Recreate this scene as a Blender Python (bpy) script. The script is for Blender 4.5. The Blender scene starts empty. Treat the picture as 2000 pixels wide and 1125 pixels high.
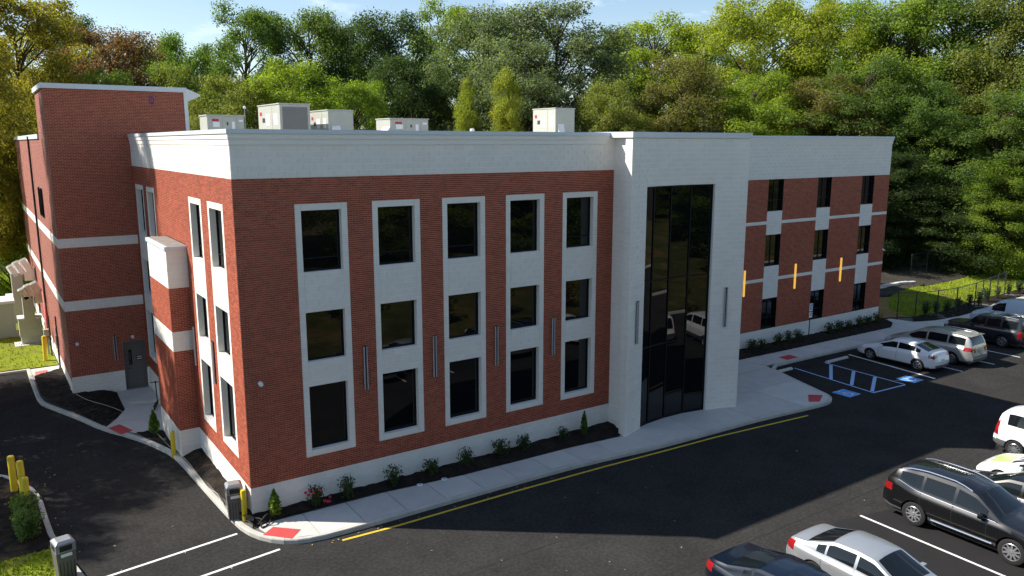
import bpy, bmesh, math, random
import numpy as np
from mathutils import Vector, Matrix
random.seed(7); np.random.seed(7)
R = math.radians
SC = bpy.context.scene
COL = SC.collection

# ------------------------------------------------------------------ camera
cam_d = bpy.data.cameras.new('camera'); cam = bpy.data.objects.new('camera', cam_d); COL.objects.link(cam)
cam_d.sensor_width = 36.0
cam_d.lens = 36.0*1546.36/2000.0
cam_d.clip_start = 0.1; cam_d.clip_end = 3000
YAW, PITCH = R(34.209), R(10.382)
cam.location = (-6.395, -24.137, 11.995)
cam.rotation_euler = (math.pi/2-PITCH, 0, -YAW)
SC.camera = cam

# ------------------------------------------------------------------ sky, sun, exposure
SUN_DIR = Vector((11.57, -8.95, -12.4)).normalized()       # direction the light travels
SUN_EL = math.asin(-SUN_DIR.z); SUN_ROT = math.atan2(-SUN_DIR.x, -SUN_DIR.y)
w = bpy.data.worlds.new('World'); SC.world = w; w.use_nodes = True
nt = w.node_tree; nt.nodes.clear()
def NN(t, ty, **k):
    n = t.nodes.new(ty)
    for a, b in k.items(): setattr(n, a, b)
    return n
o = NN(nt, 'ShaderNodeOutputWorld'); bgn = NN(nt, 'ShaderNodeBackground'); sky = NN(nt, 'ShaderNodeTexSky')
sky.sky_type = 'NISHITA'; sky.sun_disc = False; sky.sun_elevation = SUN_EL; sky.sun_rotation = SUN_ROT % (2*math.pi)
sky.air_density = 1.0; sky.dust_density = 0.35; sky.ozone_density = 1.0
tcw = NN(nt, 'ShaderNodeTexCoord'); mpw = NN(nt, 'ShaderNodeMapping'); nzw = NN(nt, 'ShaderNodeTexNoise'); rpw = NN(nt, 'ShaderNodeValToRGB')
mpw.inputs['Scale'].default_value = (3.0, 1.6, 9.0); mpw.inputs['Rotation'].default_value = (0.3, 0.5, 0.6)
nzw.inputs['Scale'].default_value = 2.2; nzw.inputs['Detail'].default_value = 7; nzw.inputs['Roughness'].default_value = .62
rpw.color_ramp.elements[0].position = .55; rpw.color_ramp.elements[0].color = (0, 0, 0, 1)
rpw.color_ramp.elements[1].position = .78; rpw.color_ramp.elements[1].color = (.75, .75, .75, 1)
mxw = NN(nt, 'ShaderNodeMix', data_type='RGBA'); mxw.inputs['B'].default_value = (8.5, 9.0, 9.6, 1)
nt.links.new(tcw.outputs['Generated'], mpw.inputs[0]); nt.links.new(mpw.outputs[0], nzw.inputs[0]); nt.links.new(nzw.outputs[0], rpw.inputs[0])
nt.links.new(rpw.outputs[0], mxw.inputs['Factor']); nt.links.new(sky.outputs[0], mxw.inputs['A'])
nt.links.new(mxw.outputs['Result'], bgn.inputs[0]); bgn.inputs[1].default_value = 0.10
nt.links.new(bgn.outputs[0], o.inputs[0])
sl = bpy.data.lights.new('sun', 'SUN'); sl.energy = 5.0; sl.angle = R(0.53); sl.color = (1.0, .94, .85)
so = bpy.data.objects.new('sun', sl); COL.objects.link(so); so.rotation_euler = SUN_DIR.to_track_quat('-Z', 'Y').to_euler()
so.location = (-40, 40, 60)
vs = SC.view_settings; vs.view_transform = 'Standard'; vs.look = 'None'; vs.exposure = 0.75; vs.gamma = 1.0; vs.use_curve_mapping = False
SC.cycles.max_bounces = 4; SC.cycles.diffuse_bounces = 3; SC.cycles.glossy_bounces = 2; SC.cycles.transmission_bounces = 4; SC.cycles.transparent_max_bounces = 4
SC.cycles.use_adaptive_sampling = True; SC.cycles.adaptive_threshold = .025; SC.cycles.caustics_reflective = False; SC.cycles.caustics_refractive = False

# ------------------------------------------------------------------ materials
MATS = {}
def mat(name, col, rough=.7, metal=0., var=0., vscale=3., bump=0., bscale=40., spec=.5, coat=0., island=0., emis=None, estr=0., ior=None, col2=None, c2scale=.4, c2lo=.45, c2hi=.6, stretch=None):
    m = bpy.data.materials.new(name); m.use_nodes = True; t = m.node_tree; b = t.nodes['Principled BSDF']; MATS[name] = m
    b.inputs['Base Color'].default_value = (*col, 1); b.inputs['Roughness'].default_value = rough; b.inputs['Metallic'].default_value = metal
    b.inputs['Specular IOR Level'].default_value = spec
    if ior: b.inputs['IOR'].default_value = ior
    if coat: b.inputs['Coat Weight'].default_value = coat; b.inputs['Coat Roughness'].default_value = .03
    if emis: b.inputs['Emission Color'].default_value = (*emis, 1); b.inputs['Emission Strength'].default_value = estr
    geo = NN(t, 'ShaderNodeNewGeometry')
    vec = geo.outputs['Position']
    if stretch:
        mp = NN(t, 'ShaderNodeMapping'); mp.inputs['Scale'].default_value = stretch; t.links.new(vec, mp.inputs[0]); vec = mp.outputs[0]
    cur = None
    if col2:
        nz = NN(t, 'ShaderNodeTexNoise'); nz.inputs['Scale'].default_value = c2scale; nz.inputs['Detail'].default_value = 5; nz.inputs['Roughness'].default_value = .65
        rp = NN(t, 'ShaderNodeMapRange'); rp.inputs[1].default_value = c2lo; rp.inputs[2].default_value = c2hi
        mx = NN(t, 'ShaderNodeMix', data_type='RGBA'); mx.inputs['A'].default_value = (*col, 1); mx.inputs['B'].default_value = (*col2, 1)
        t.links.new(vec, nz.inputs[0]); t.links.new(nz.outputs[0], rp.inputs[0]); t.links.new(rp.outputs[0], mx.inputs['Factor']); cur = mx.outputs['Result']
    if var or island:
        val = None
        if var:
            nz = NN(t, 'ShaderNodeTexNoise'); nz.inputs['Scale'].default_value = vscale; nz.inputs['Detail'].default_value = 6; nz.inputs['Roughness'].default_value = .7
            rp = NN(t, 'ShaderNodeMapRange'); rp.inputs[1].default_value = .25; rp.inputs[2].default_value = .75; rp.inputs[3].default_value = 1-var; rp.inputs[4].default_value = 1+var
            t.links.new(vec, nz.inputs[0]); t.links.new(nz.outputs[0], rp.inputs[0]); val = rp.outputs[0]
        if island:
            oi = NN(t, 'ShaderNodeObjectInfo'); ad = NN(t, 'ShaderNodeMath', operation='ADD'); fr = NN(t, 'ShaderNodeMath', operation='FRACT')
            t.links.new(oi.outputs['Random'], ad.inputs[0]); t.links.new(geo.outputs['Random Per Island'], ad.inputs[1]); t.links.new(ad.outputs[0], fr.inputs[0])
            rp = NN(t, 'ShaderNodeMapRange'); rp.inputs[3].default_value = 1-island; rp.inputs[4].default_value = 1+island; t.links.new(fr.outputs[0], rp.inputs[0])
            if val is None: val = rp.outputs[0]
            else:
                mu = NN(t, 'ShaderNodeMath', operation='MULTIPLY'); t.links.new(val, mu.inputs[0]); t.links.new(rp.outputs[0], mu.inputs[1]); val = mu.outputs[0]
        mx = NN(t, 'ShaderNodeVectorMath', operation='SCALE')
        if cur: t.links.new(cur, mx.inputs[0])
        else: mx.inputs[0].default_value = col
        t.links.new(val, mx.inputs['Scale']); cur = mx.outputs[0]
    if cur: t.links.new(cur, b.inputs['Base Color'])
    if bump:
        nz = NN(t, 'ShaderNodeTexNoise'); nz.inputs['Scale'].default_value = bscale; nz.inputs['Detail'].default_value = 4
        bp = NN(t, 'ShaderNodeBump'); bp.inputs['Strength'].default_value = bump; bp.inputs['Distance'].default_value = .02
        t.links.new(vec, nz.inputs[0]); t.links.new(nz.outputs[0], bp.inputs['Height']); t.links.new(bp.outputs[0], b.inputs['Normal'])
    return m
mat('brick', (.335, .082, .044), .85, var=.07, vscale=.5, island=.24, bump=.25, bscale=60, spec=.25)
mat('brick_mortar', (.66, .47, .39), .95, var=.1, vscale=4, spec=.2)
mat('block', (.81, .77, .70), .85, var=.03, vscale=.6, island=.03, bump=.3, bscale=50, spec=.25)
mat('block_mortar', (.92, .90, .86), .95, var=.04, spec=.2)
mat('stucco', (.81, .775, .71), .85, var=.025, vscale=1.0, bump=.2, bscale=60, spec=.25)
mat('coping', (.62, .66, .70), .45, metal=0., var=.03, spec=.5)
mat('white_metal', (.72, .73, .72), .5, var=.04)
mat('glass', (.003, .004, .005), .012, spec=.5, ior=1.58)
mat('window_metal', (.008, .008, .009), .55, spec=.2)
mat('dark_metal', (.03, .03, .033), .45)
mat('grey_metal', (.30, .31, .32), .4, metal=.4, var=.06)
mat('door_paint', (.13, .115, .10), .5, var=.06)
mat('roofing', (.45, .45, .44), .9, var=.12); mat('weathered_roof', (.22, .20, .175), .9, var=.35, vscale=3)
mat('asphalt', (.033, .032, .031), .95, var=.26, vscale=.45, bump=.6, bscale=55, spec=.0, col2=(.047, .045, .043), c2scale=9., c2lo=.4, c2hi=.62)
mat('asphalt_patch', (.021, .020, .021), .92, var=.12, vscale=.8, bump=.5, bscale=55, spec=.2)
mat('concrete', (.56, .54, .50), .88, var=.10, vscale=1.2, island=.06, bump=.25, bscale=70, spec=.25)
mat('concrete_base', (.12, .115, .11), .95)
mat('kerb', (.50, .48, .43), .9, var=.16, vscale=1.7, bump=.3, bscale=50, spec=.2)
mat('mulch', (.016, .013, .011), .95, var=.5, vscale=9, bump=1., bscale=26, spec=.15, col2=(.030, .022, .016), c2scale=2.0)
mat('red_mat', (.50, .055, .055), .75, var=.12, vscale=3, bump=.3, bscale=90)
mat('red_mat_faded', (.52, .15, .13), .8, var=.15, vscale=3)
mat('white_paint', (.72, .72, .70), .8, var=.12, vscale=5)
mat('blue_paint', (.10, .33, .72), .8, var=.15, vscale=5)
mat('blue_line', (.34, .50, .80), .8, var=.12, vscale=5)
mat('yellow_paint', (.62, .45, .03), .75, var=.12, vscale=4)
mat('yellow_post', (.70, .52, .02), .5, var=.06, vscale=4)
mat('wood_red', (.10, .04, .02), .9)
mat('grass', (.19, .235, .015), .95, var=.2, vscale=2.5, bump=.8, bscale=30, spec=.1, col2=(.17, .15, .04), c2scale=.55, c2lo=.5, c2hi=.68)
mat('blade', (.24, .31, .022), .8, island=.25, spec=.2, col2=(.20, .18, .05), c2scale=.55, c2lo=.5, c2hi=.68)
mat('forest_floor', (.035, .030, .018), .95, var=.35, vscale=.6, bump=.8, bscale=8, spec=.1)
mat('gravel', (.048, .043, .034), .95, var=.25, vscale=3, bump=.8, bscale=20, spec=.15)
mat('dry_grass', (.26, .17, .07), .95, var=.3, vscale=2, bump=.6, bscale=20, spec=.1)
mat('brush', (.06, .065, .02), .95, var=.5, vscale=.5, bump=.8, bscale=6, spec=.1, col2=(.12, .085, .03), c2scale=.3)
mat('bark', (.075, .058, .042), .95, var=.3, vscale=4, bump=.6, bscale=18, spec=.1)
mat('tyre', (.02, .02, .02), .85, spec=.25, bump=.2, bscale=60)
mat('rim', (.55, .56, .58), .3, metal=.85)
mat('rubber', (.012, .012, .012), .7)
mat('car_glass', (.008, .011, .013), .02, spec=.5, ior=1.45)
mat('tail_lens', (.26, .008, .010), .12, coat=.6)
mat('head_lens', (.55, .57, .60), .08, coat=.8)
mat('chrome', (.7, .71, .73), .15, metal=.9)
mat('plate', (.55, .55, .52), .5)
mat('unit_paint', (.42, .425, .37), .55, var=.05)
mat('unit_grille', (.20, .20, .19), .6, var=.05)
mat('label_red', (.45, .02, .03), .6); mat('label_white', (.8, .8, .8), .6); mat('label_dark', (.03, .03, .03), .6)
mat('foil', (.86, .85, .83), .28, metal=.9, bump=.4, bscale=6)
mat('lamp_yellow', (.75, .48, .08), .5, emis=(1., .56, .10), estr=.45)
mat('lamp_lens', (.42, .43, .44), .35)
mat('flower', (.45, .015, .05), .7); mat('fallen_leaf', (.36, .24, .12), .8, island=.5)
mat('lime_reflection', (.48, .64, .20), .4, coat=.4)  # yellow-green reflection painted as a colour on the white bonnet
mat('graffiti', (.10, .05, .20), .9)
mat('bin_metal', (.13, .12, .11), .5, var=.06)
def paint(name, col, metal=0., rough=.3): return mat(name, col, rough, metal=metal, coat=.8, spec=.3)
paint('paint_white', (.74, .75, .77)); paint('paint_silver', (.40, .42, .44), .5, .3); paint('paint_black', (.005, .005, .006)); paint('paint_darkgrey', (.045, .047, .052), .5)
paint('paint_navy', (.004, .009, .020), .2); paint('paint_van_shaded', (.52, .60, .70)); paint('paint_sand', (.40, .40, .38), .45, .32)  # the cargo van is white; the blue cast of shade is in its colour
mat('plastic_grey', (.09, .095, .10), .65)

def leaf_mat(name):
    m = bpy.data.materials.new(name); m.use_nodes = True; t = m.node_tree; t.nodes.clear(); MATS[name] = m
    out = NN(t, 'ShaderNodeOutputMaterial'); d = NN(t, 'ShaderNodeBsdfDiffuse'); tr = NN(t, 'ShaderNodeBsdfTranslucent'); gl = NN(t, 'ShaderNodeBsdfGlossy'); gl.inputs['Roughness'].default_value = .45
    mx = NN(t, 'ShaderNodeMixShader'); mx.inputs[0].default_value = .5; mg = NN(t, 'ShaderNodeMixShader'); mg.inputs[0].default_value = .018
    oi = NN(t, 'ShaderNodeObjectInfo'); geo = NN(t, 'ShaderNodeNewGeometry'); tc = NN(t, 'ShaderNodeTexCoord')
    rp = NN(t, 'ShaderNodeMapRange'); rp.inputs[3].default_value = .72; rp.inputs[4].default_value = 1.28
    nz = NN(t, 'ShaderNodeTexNoise'); nz.inputs['Scale'].default_value = .45; nz.inputs['Detail'].default_value = 3
    r2 = NN(t, 'ShaderNodeMapRange'); r2.inputs[1].default_value = .38; r2.inputs[2].default_value = .66
    m1 = NN(t, 'ShaderNodeMix', data_type='RGBA'); hs = NN(t, 'ShaderNodeHueSaturation'); hs.inputs['Hue'].default_value = .485; hs.inputs['Value'].default_value = 1.25
    sc = NN(t, 'ShaderNodeVectorMath', operation='SCALE'); tt = NN(t, 'ShaderNodeVectorMath', operation='MULTIPLY'); tt.inputs[1].default_value = (2.1, 2.2, .8)
    L = t.links.new
    L(geo.outputs['Random Per Island'], rp.inputs[0]); L(geo.outputs['Position'], nz.inputs[0]); L(nz.outputs[0], r2.inputs[0]); L(r2.outputs[0], m1.inputs['Factor'])
    L(oi.outputs['Color'], m1.inputs['A']); L(oi.outputs['Color'], hs.inputs['Color']); L(hs.outputs[0], m1.inputs['B'])
    L(m1.outputs['Result'], sc.inputs[0]); L(rp.outputs[0], sc.inputs['Scale'])
    L(sc.outputs[0], d.inputs[0]); L(sc.outputs[0], tt.inputs[0]); L(tt.outputs[0], tr.inputs[0])
    L(d.outputs[0], mx.inputs[1]); L(tr.outputs[0], mx.inputs[2]); L(mx.outputs[0], mg.inputs[1]); L(gl.outputs[0], mg.inputs[2]); L(mg.outputs[0], out.inputs[0])
leaf_mat('leaves')

def brick_tex(name, swap):
    m = bpy.data.materials.new(name); m.use_nodes = True; t = m.node_tree; b = t.nodes['Principled BSDF']; MATS[name] = m; b.inputs['Roughness'].default_value = .85; b.inputs['Specular IOR Level'].default_value = .25
    g = NN(t, 'ShaderNodeNewGeometry'); s = NN(t, 'ShaderNodeSeparateXYZ'); c = NN(t, 'ShaderNodeCombineXYZ'); k = NN(t, 'ShaderNodeTexBrick'); bp = NN(t, 'ShaderNodeBump')
    k.inputs['Color1'].default_value = (.22, .05, .033, 1); k.inputs['Color2'].default_value = (.31, .075, .048, 1); k.inputs['Mortar'].default_value = (.45, .32, .28, 1)
    k.inputs['Scale'].default_value = 1; k.inputs['Mortar Size'].default_value = .006; k.inputs['Brick Width'].default_value = .2032; k.inputs['Row Height'].default_value = .0677; k.inputs['Bias'].default_value = 0.
    t.links.new(g.outputs['Position'], s.inputs[0]); t.links.new(s.outputs['Y' if swap else 'X'], c.inputs[0]); t.links.new(s.outputs['Z'], c.inputs[1]); t.links.new(c.outputs[0], k.inputs[0])
    t.links.new(k.outputs['Color'], b.inputs['Base Color']); bp.inputs['Strength'].default_value = .3; bp.inputs['Distance'].default_value = .01; bp.invert = True
    t.links.new(k.outputs['Fac'], bp.inputs['Height']); t.links.new(bp.outputs[0], b.inputs['Normal'])
brick_tex('brick_texture_side', True); brick_tex('brick_texture_front', False)

# ------------------------------------------------------------------ object helpers
def link(name, data, parent=None, loc=None):
    ob = bpy.data.objects.new(name, data); COL.objects.link(ob)
    if parent is not None: ob.parent = parent
    if loc is not None: ob.location = loc
    return ob
def tag(ob, label=None, cat=None, group=None, kind=None):
    if label: ob['label'] = label
    if cat: ob['category'] = cat
    if group: ob['group'] = group
    if kind: ob['kind'] = kind
    return ob
def thing(name, label, cat, loc=(0, 0, 0), rz=0., group=None, scale=None):
    e = bpy.data.objects.new(name, None); COL.objects.link(e); e.location = loc; e.rotation_euler = (0, 0, rz); e.empty_display_size = .2
    if scale is not None: e.scale = scale
    return tag(e, label, cat, group)
def np_mesh(name, V, Q, m=None, smooth=False, sides=4):
    me = bpy.data.meshes.new(name); V = np.asarray(V, np.float32).reshape(-1, 3); Q = np.asarray(Q, np.int32).reshape(-1, sides)
    me.vertices.add(len(V)); me.vertices.foreach_set('co', V.ravel()); n = len(Q)
    me.loops.add(n*sides); me.loops.foreach_set('vertex_index', Q.ravel()); me.polygons.add(n)
    me.polygons.foreach_set('loop_start', np.arange(0, n*sides, sides, dtype=np.int32))
    me.polygons.foreach_set('use_smooth', np.full(n, smooth, bool))
    me.update(calc_edges=True)
    if m: me.materials.append(MATS[m])
    return me
class MB:
    def __init__(s): s.v = []; s.f = []
    def add(s, vs, fs):
        b = len(s.v); s.v += [tuple(p) for p in vs]; s.f += [tuple(i+b for i in q) for q in fs]; return s
    def box(s, x0, x1, y0, y1, z0, z1):
        return s.add([(x0,y0,z0),(x1,y0,z0),(x1,y1,z0),(x0,y1,z0),(x0,y0,z1),(x1,y0,z1),(x1,y1,z1),(x0,y1,z1)], [(0,3,2,1),(4,5,6,7),(0,1,5,4),(1,2,6,5),(2,3,7,6),(3,0,4,7)])
    def prism(s, poly, z0, z1):
        n = len(poly); a = sum(poly[i][0]*poly[(i+1)%n][1]-poly[(i+1)%n][0]*poly[i][1] for i in range(n))
        if a < 0: poly = poly[::-1]
        zz0 = z0 if hasattr(z0, '__len__') else [z0]*n; zz1 = z1 if hasattr(z1, '__len__') else [z1]*n
        return s.add([(p[0],p[1],zz0[i]) for i, p in enumerate(poly)]+[(p[0],p[1],zz1[i]) for i, p in enumerate(poly)],
                     [tuple(range(n-1,-1,-1)), tuple(range(n,2*n))]+[(i,(i+1)%n,(i+1)%n+n,i+n) for i in range(n)])
    def tube(s, pts, rad, n=8, cap=True):
        pts = [Vector(p) for p in pts]; rs = rad if hasattr(rad, '__len__') else [rad]*len(pts); b = len(s.v)
        for i, p in enumerate(pts):
            d = (pts[min(i+1,len(pts)-1)]-pts[max(i-1,0)]).normalized(); a = d.cross(Vector((0,0,1)) if abs(d.z) < .95 else Vector((1,0,0))).normalized(); c = d.cross(a)
            for k in range(n):
                t = 2*math.pi*k/n; s.v.append(tuple(p+(a*math.cos(t)+c*math.sin(t))*rs[i]))
        for i in range(len(pts)-1):
            for k in range(n): s.f.append((b+i*n+k, b+(i+1)*n+k, b+(i+1)*n+(k+1)%n, b+i*n+(k+1)%n))
        if cap:
            s.f.append(tuple(b+k for k in range(n))); s.f.append(tuple(b+(len(pts)-1)*n+k for k in range(n-1,-1,-1)))
        return s
    def lathe(s, prof, n=20, origin=(0,0,0), axis='z'):
        b = len(s.v); m = len(prof)
        for k in range(n):
            t = 2*math.pi*k/n; c, q = math.cos(t), math.sin(t)
            for r, h in prof:
                p = (r*c, r*q, h) if axis == 'z' else (r*c, h, r*q)
                s.v.append((p[0]+origin[0], p[1]+origin[1], p[2]+origin[2]))
        for k in range(n):
            for j in range(m-1): s.f.append((b+k*m+j, b+((k+1)%n)*m+j, b+((k+1)%n)*m+j+1, b+k*m+j+1))
        return s
    def mesh(s, name, m=None, smooth=False, bevel=0., fixn=False):
        me = bpy.data.meshes.new(name); me.from_pydata(s.v, [], s.f)
        if bevel or fixn:
            bm = bmesh.new(); bm.from_mesh(me); bmesh.ops.remove_doubles(bm, verts=bm.verts, dist=1e-5); bmesh.ops.recalc_face_normals(bm, faces=bm.faces)
            if bevel: bmesh.ops.bevel(bm, geom=bm.edges[:], offset=bevel, segments=2, profile=.6, affect='EDGES', clamp_overlap=True)
            bm.to_mesh(me); bm.free()
        if smooth:
            me.polygons.foreach_set('use_smooth', np.ones(len(me.polygons), bool)); me.set_sharp_from_angle(angle=R(38))
        me.update()
        if m: me.materials.append(MATS[m])
        return me
    def obj(s, name, m, parent=None, smooth=False, bevel=0., loc=None, fixn=False): return link(name, s.mesh(name, m, smooth, bevel, fixn), parent, loc)
def clip_poly(poly, x0, x1, y0, y1):
    def cl(P, ax, val, keep_ge):
        out = []
        for i in range(len(P)):
            a, b = P[i], P[(i+1) % len(P)]; ia = a[ax] >= val if keep_ge else a[ax] <= val; ib = b[ax] >= val if keep_ge else b[ax] <= val
            if ia: out.append(a)
            if ia != ib:
                t = (val-a[ax])/(b[ax]-a[ax]); out.append((a[0]+t*(b[0]-a[0]), a[1]+t*(b[1]-a[1])))
        return out
    for ax, v, g in ((0,x0,True),(0,x1,False),(1,y0,True),(1,y1,False)):
        poly = cl(poly, ax, v, g)
        if len(poly) < 3: return None
    out = [p for i, p in enumerate(poly) if (p[0]-poly[i-1][0])**2+(p[1]-poly[i-1][1])**2 > 1e-6]
    A = abs(sum(out[i][0]*out[(i+1)%len(out)][1]-out[(i+1)%len(out)][0]*out[i][1] for i in range(len(out))))/2 if len(out) > 2 else 0
    return out if A > .03 else None
def noise2(x, y, s=1.):
    return (math.sin(x*1.7*s+1.3)*math.cos(y*2.1*s-.4)+.5*math.sin(x*4.3*s+y*3.7*s)+.35*math.sin(y*7.9*s-x*5.3*s+2))/1.85
def in_poly(x, y, P):
    c = False; j = len(P)-1
    for i in range(len(P)):
        if (P[i][1] > y) != (P[j][1] > y) and x < (P[j][0]-P[i][0])*(y-P[i][1])/(P[j][1]-P[i][1])+P[i][0]: c = not c
        j = i
    return c

# ------------------------------------------------------------------ masonry
CAMP = np.array(cam.location)
def rsub(r, h):
    a0, a1, b0, b1 = r; c0, c1, d0, d1 = h
    if c0 >= a1-1e-6 or c1 <= a0+1e-6 or d0 >= b1-1e-6 or d1 <= b0+1e-6: return [r]
    out = []
    if c0 > a0: out.append((a0, c0, b0, b1))
    if c1 < a1: out.append((c1, a1, b0, b1))
    m0, m1 = max(a0, c0), min(a1, c1)
    if d0 > b0: out.append((m0, m1, b0, d0))
    if d1 < b1: out.append((m0, m1, d1, b1))
    return out
def rsubs(r, hs):
    L = [r]
    for h in hs: L = [q for p in L for q in rsub(p, h)]
    return L
WALLS = []
class Wall:
    def __init__(s, name, M, flip, parent, rz=0., proud=.010):
        s.name, s.M, s.flip, s.parent, s.rz, s.proud = name, M, flip, parent, rz, proud
        s.back = []; s.brick = []; s.block = []; WALLS.append(s)
    def quad(s, u0, u1, v0, v1, d, m): s.back.append(([(u0,v0,d),(u1,v0,d),(u1,v1,d),(u0,v1,d)], m))
    def zone(s, rect, holes, kind, ou=0., ov=None, vert=False, backing=True):
        L, H, g = (.2032, .0677, .0105) if kind == 'brick' else (.40, .20, .014)
        if vert: L, H = .2, .4
        u0, u1, v0, v1 = rect
        if backing:
            for q in rsubs(rect, holes):
                n = max(1, int(math.ceil((q[1]-q[0])/.8))) if getattr(s, 'curved', False) else 1
                for i in range(n): s.quad(q[0]+(q[1]-q[0])*i/n, q[0]+(q[1]-q[0])*(i+1)/n, q[2], q[3], 0, kind+'_mortar')
        lst = s.brick if kind == 'brick' else s.block
        nr = int(round((v1-v0)/H)); H = (v1-v0)/max(nr, 1)
        for r in range(nr):
            a = v0+r*H; x = u0-ou-(L/2 if r % 2 and not vert else 0)
            hs = [h for h in holes if h[2] < a+H and h[3] > a]
            while x < u1-1e-4:
                c0, c1 = max(x, u0), min(x+L, u1)
                full = (c1-c0 > L-1e-4)
                if c1-c0 > .015:
                    ps = rsubs((c0, c1, a, a+H), hs) if hs else [(c0, c1, a, a+H)]
                    for p in ps:
                        if p[1]-p[0] > .02 and p[3]-p[2] > .02:
                            lst.append((p[0]+g/2, p[1]-g/2, p[2]+g/2, p[3]-g/2, full and len(ps) == 1 and p == (c0, c1, a, a+H) and not vert, round(H, 4)))
                x += L
    def opening(s, u0, u1, v0, v1, dep, m):
        for q in ([(u0,v0,0),(u0,v1,0),(u0,v1,-dep),(u0,v0,-dep)], [(u1,v0,0),(u1,v0,-dep),(u1,v1,-dep),(u1,v1,0)], [(u0,v0,0),(u0,v0,-dep),(u1,v0,-dep),(u1,v0,0)], [(u0,v1,0),(u1,v1,0),(u1,v1,-dep),(u0,v1,-dep)]):
            s.back.append((q, m))
    def build_back(s):
        V = []; F = []; mi = []; names = []
        for pts, m in s.back:
            if m not in names: names.append(m)
            b = len(V); V += [s.M(*p) for p in pts]; F.append((b, b+1, b+2, b+3) if not s.flip else (b+3, b+2, b+1, b)); mi.append(names.index(m))
        me = bpy.data.meshes.new(s.name); me.from_pydata(V, [], F)
        for n in names: me.materials.append(MATS[n])
        me.polygons.foreach_set('material_index', np.array(mi, np.int32)); me.update()
        s.ob = link(s.name, me, s.parent)
    def joined(s, name, rects, m):
        if not rects: return
        A = np.array([r[:4] for r in rects]); n = len(A); d = s.proud; P = []
        for dd in (0, d):
            for (i, j) in ((0,2),(1,2),(1,3),(0,3)):
                P.append(np.stack(s.Mv(A[:, i], A[:, j], np.full(n, dd)), -1))
        V = np.stack(P, 1).reshape(-1, 3)
        base = (np.arange(n)*8)[:, None, None]; q = np.array([(4,5,6,7),(0,1,5,4),(1,2,6,5),(2,3,7,6),(3,0,4,7)])
        if s.flip: q = q[:, ::-1]
        o = link(name, np_mesh(name, V, (base+q[None]).reshape(-1, 4), m), s.ob); tag(o, kind='stuff')
    def Mv(s, u, v, d): return s.M(u, v, d)
def finish_walls():
    cand = {'brick': [], 'block': []}
    for w in WALLS:
        w.build_back()
        if getattr(w, 'curved', False): continue
        for k in cand:
            for i, r in enumerate(getattr(w, k)):
                if r[4]:
                    c = np.array(w.M((r[0]+r[1])/2, (r[2]+r[3])/2, 0.)); n = np.array(w.M(0., 0., 1.))-np.array(w.M(0., 0., 0.)); v = CAMP-c; dist = np.linalg.norm(v)
                    cand[k].append((-(abs(v@n)/dist)**.5/dist, w, i, c))
    for k, L in cand.items():
        L.sort(key=lambda t: t[0]); pick = {}; meshes = {}
        for _, w, i, c in L[:300]:
            r = getattr(w, k)[i]; key = (round(r[1]-r[0], 4), round(r[3]-r[2], 4), w.proud)
            if key not in meshes:
                mb = MB(); a, b = key[0]/2, key[1]/2; mb.box(-a, a, -w.proud, .001, -b, b); meshes[key] = mb.mesh(k, k)
            ob = link(k, meshes[key], w.ob, tuple(c)); ob.rotation_euler = (0, 0, w.rz); pick.setdefault(id(w), set()).add(i)
        for w in WALLS:
            rest = [r for i, r in enumerate(getattr(w, k)) if i not in pick.get(id(w), ())]
            w.joined(k+'_courses', rest, k)
def window(w, u0, u1, v0, v1, dep, mull=(), trans=(), fw=.05, m='window_metal'):
    mb = MB()
    def bar(a, b, c, e, d0=-dep+.002, d1=-dep+.055):
        P = [w.M(*p) for p in ((a,c,d0),(b,c,d0),(b,e,d0),(a,e,d0),(a,c,d1),(b,c,d1),(b,e,d1),(a,e,d1))]
        mb.add(P, [(0,3,2,1),(4,5,6,7),(0,1,5,4),(1,2,6,5),(2,3,7,6),(3,0,4,7)])
    bar(u0, u0+fw, v0, v1); bar(u1-fw, u1, v0, v1); bar(u0+fw, u1-fw, v0, v0+fw); bar(u0+fw, u1-fw, v1-fw, v1)
    us = [u0+fw]+list(mull)+[u1-fw]; vs_ = [v0+fw]+list(trans)+[v1-fw]
    for t in trans: bar(u0+fw, u1-fw, t-.02, t+.02)
    for q in mull:
        for a, b in zip(vs_[:-1], vs_[1:]): bar(q-.02, q+.02, a+(.02 if a != vs_[0] else 0), b-(.02 if b != vs_[-1] else 0))
    ob = mb.obj('window', m, building, fixn=True)
    for a, b in zip(us[:-1], us[1:]):
        for c, e in zip(vs_[:-1], vs_[1:]):
            g = MB(); P = [w.M(*p) for p in ((a,c,-dep+.02),(b,c,-dep+.02),(b,e,-dep+.02),(a,e,-dep+.02))]; g.add(P, [(0,1,2,3)] if not w.flip else [(3,2,1,0)]); g.obj('pane', 'glass', ob)

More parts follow.
